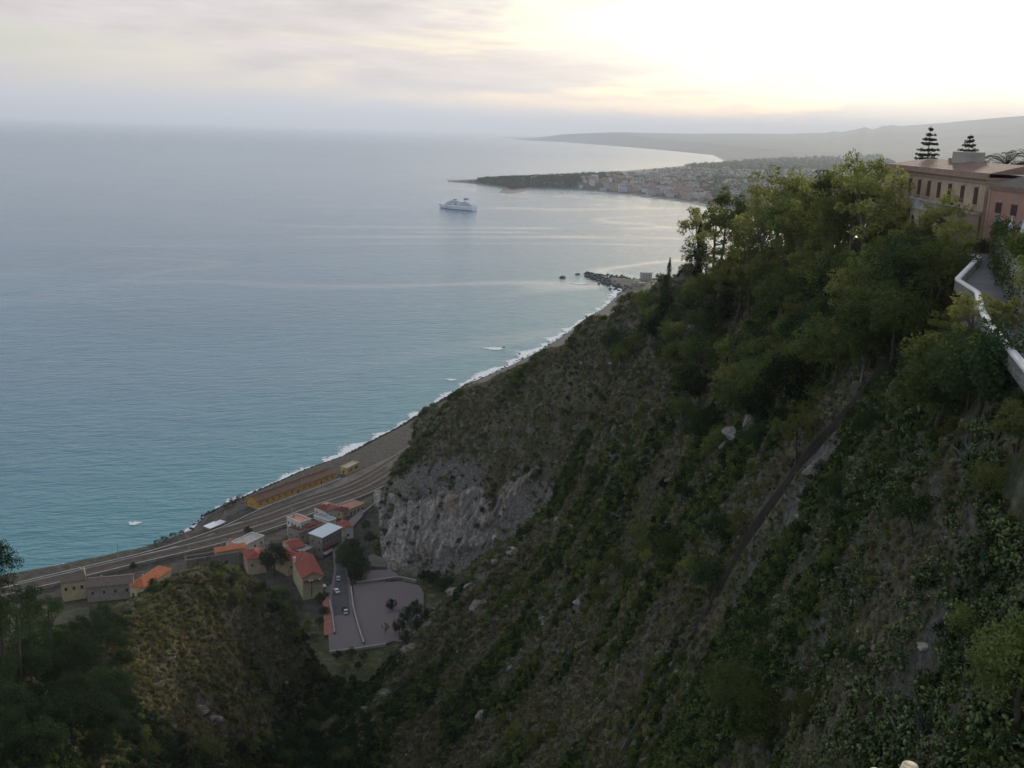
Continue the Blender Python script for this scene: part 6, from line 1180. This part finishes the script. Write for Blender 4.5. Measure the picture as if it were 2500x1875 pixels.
p, z = dz(1283, 419, 0), 0; prop(MB().box(-32, 32, -3, 3, -2, 1.4).build('jetty', CONC), 'thin dark jetty off the far seafront', 'jetty'); bpy.context.scene.objects['jetty'].location = (p[0], p[1], 0); bpy.context.scene.objects['jetty'].rotation_euler = (0, 0, 0.35)
# ---- woods of the cape and plain
def blob(mat, n=10): return crown('far_tree', ellips(n, (0, 0, 3.2), (2.8, 2.8, 2.6), -0.6), 1.4, 14, 1.3, mat)
FT = [blob(L_DRK), blob(L_OLI), blob(L_PIN)]
tp = []; ts = []; ti = []
def far_wood(poly, n, s0, s1, kinds):
    P = np.array(poly, float); lo, hi = P.min(0), P.max(0); m = n*4; q = lo+(hi-lo)*np.c_[nrg.random(m), nrg.random(m)]; q = q[poly_in(q[:, 0], q[:, 1], P)][:n]
    V = _f*CF+_r*((q[:, :1]*DS)-1250)+_u*(937.5-q[:, 1:]*DS); t = (10-CH)/V[:, 2]; X, Y = V[:, 0]*t, V[:, 1]*t; Z = far_grid(X, Y); ok_ = Z > 2.5
    for x, y, z in zip(X[ok_], Y[ok_], Z[ok_]): tp.append((x, y, z-0.5)); ts.append(rnd.uniform(s0, s1)); ti.append(rnd.choice(kinds))
far_wood([(1030, 390), (1100, 384), (1180, 379), (1270, 374), (1340, 373), (1345, 388), (1300, 393), (1240, 403), (1150, 405), (1080, 402)], 2600, 1.2, 2.4, (0, 0, 2)); far_wood([(985, 392), (1060, 386), (1085, 405), (1040, 398)], 260, 0.6, 1.2, (0, 1))
far_wood([(1300, 378), (1560, 364), (1560, 440), (1480, 432), (1350, 405), (1290, 395)], 1700, 0.7, 1.3, (0, 1, 2)); far_wood([(1400, 366), (1560, 354), (1640, 352), (1950, 372), (1950, 420), (1760, 440), (1700, 470), (1560, 455), (1500, 390)], 3600, 1.2, 2.6, (0, 1, 2)); far_wood([(1480, 358), (1640, 346), (1900, 350), (1950, 372), (1560, 366)], 2200, 2.0, 4.5, (0, 1))
scatter('distant_woods', 'dark woods and gardens of the cape and the coastal plain', tp, ts, ti, FT, 'woods')
# ---- houses of the cove behind the spur
for x, y, L_, W_, h_, lb, wm in ((1398, 606, 14, 9, 11, 'tall grey house at the cove behind the spur', FW[4]), (1378, 612, 8, 6, 4, 'small house at the shingle cove', FW[0]), (1388, 617, 9, 6, 4, 'small reddish house above the shingle cove', FW[2])):
    p = dz(x, y, 5); r = empty('cove_house', (p[0], p[1], 4), 0.3); MB().box(-L_/2, L_/2, 0, W_, -4, h_).build('wall', wm, r); MB().box(-L_/2-0.4, L_/2+0.4, -0.4, W_+0.4, h_, h_+0.6).build('roof', FR[1], r); m = MB()
    for fl in range(max(1, int(h_/3.2))):
        for q in range(3): m.box(-L_/2+1.2+q*L_/3.4, -L_/2+2.4+q*L_/3.4, -0.2, 0, fl*3.1+0.9, fl*3.1+2.4)
    m.build('windows', FWIN, r); prop(r, lb, 'house')
HAZE = 4.6e-5
# ---------------------------------------------------------------- haze in the air
hm = bpy.data.materials.new('haze_air'); hm.use_nodes = True; t = hm.node_tree; t.nodes.remove(t.nodes['Principled BSDF'])
pv = t.nodes.new('ShaderNodeVolumePrincipled'); pv.inputs['Color'].default_value = (0.85, 0.90, 0.98, 1); pv.inputs['Density'].default_value = HAZE; pv.inputs['Anisotropy'].default_value = 0.2
t.links.new(pv.outputs[0], t.nodes['Material Output'].inputs['Volume'])
prop(MB().box(-152000, 152000, -152000, 152000, -31, 1500).build('haze', hm), 'pale sea haze fading the far coast', 'haze', kind='stuff')

# ---------------------------------------------------------------- labels that single out look-alikes by their order across the view
from collections import defaultdict
bpy.context.view_layer.update(); _by = defaultdict(list)
for o in COL.objects:
    if o.parent is None and o.get('label') and o.get('kind') is None: _by[o['label']].append(o)
def _ord(n): return {1: 'first', 2: 'second', 3: 'third', 4: 'fourth', 5: 'fifth', 6: 'sixth', 7: 'seventh', 8: 'eighth', 9: 'ninth', 10: 'tenth'}.get(n) or '%d%s' % (n, 'th' if 10 < n % 100 < 14 else {1: 'st', 2: 'nd', 3: 'rd'}.get(n % 10, 'th'))
for lb, L_ in _by.items():
    if 2 <= len(L_) <= 40:
        def sx_(o):
            q = np.array(o.matrix_world.translation)-np.array([0, 0, CH]); return (q@_r)/(q@_f)
        for i, o in enumerate(sorted(L_, key=sx_)):
            t_ = '%s, %s from the left' % (lb, _ord(i+1)); o['label'] = t_ if len(t_.split()) <= 16 else lb
            if not o.get('group'): o['group'] = lb
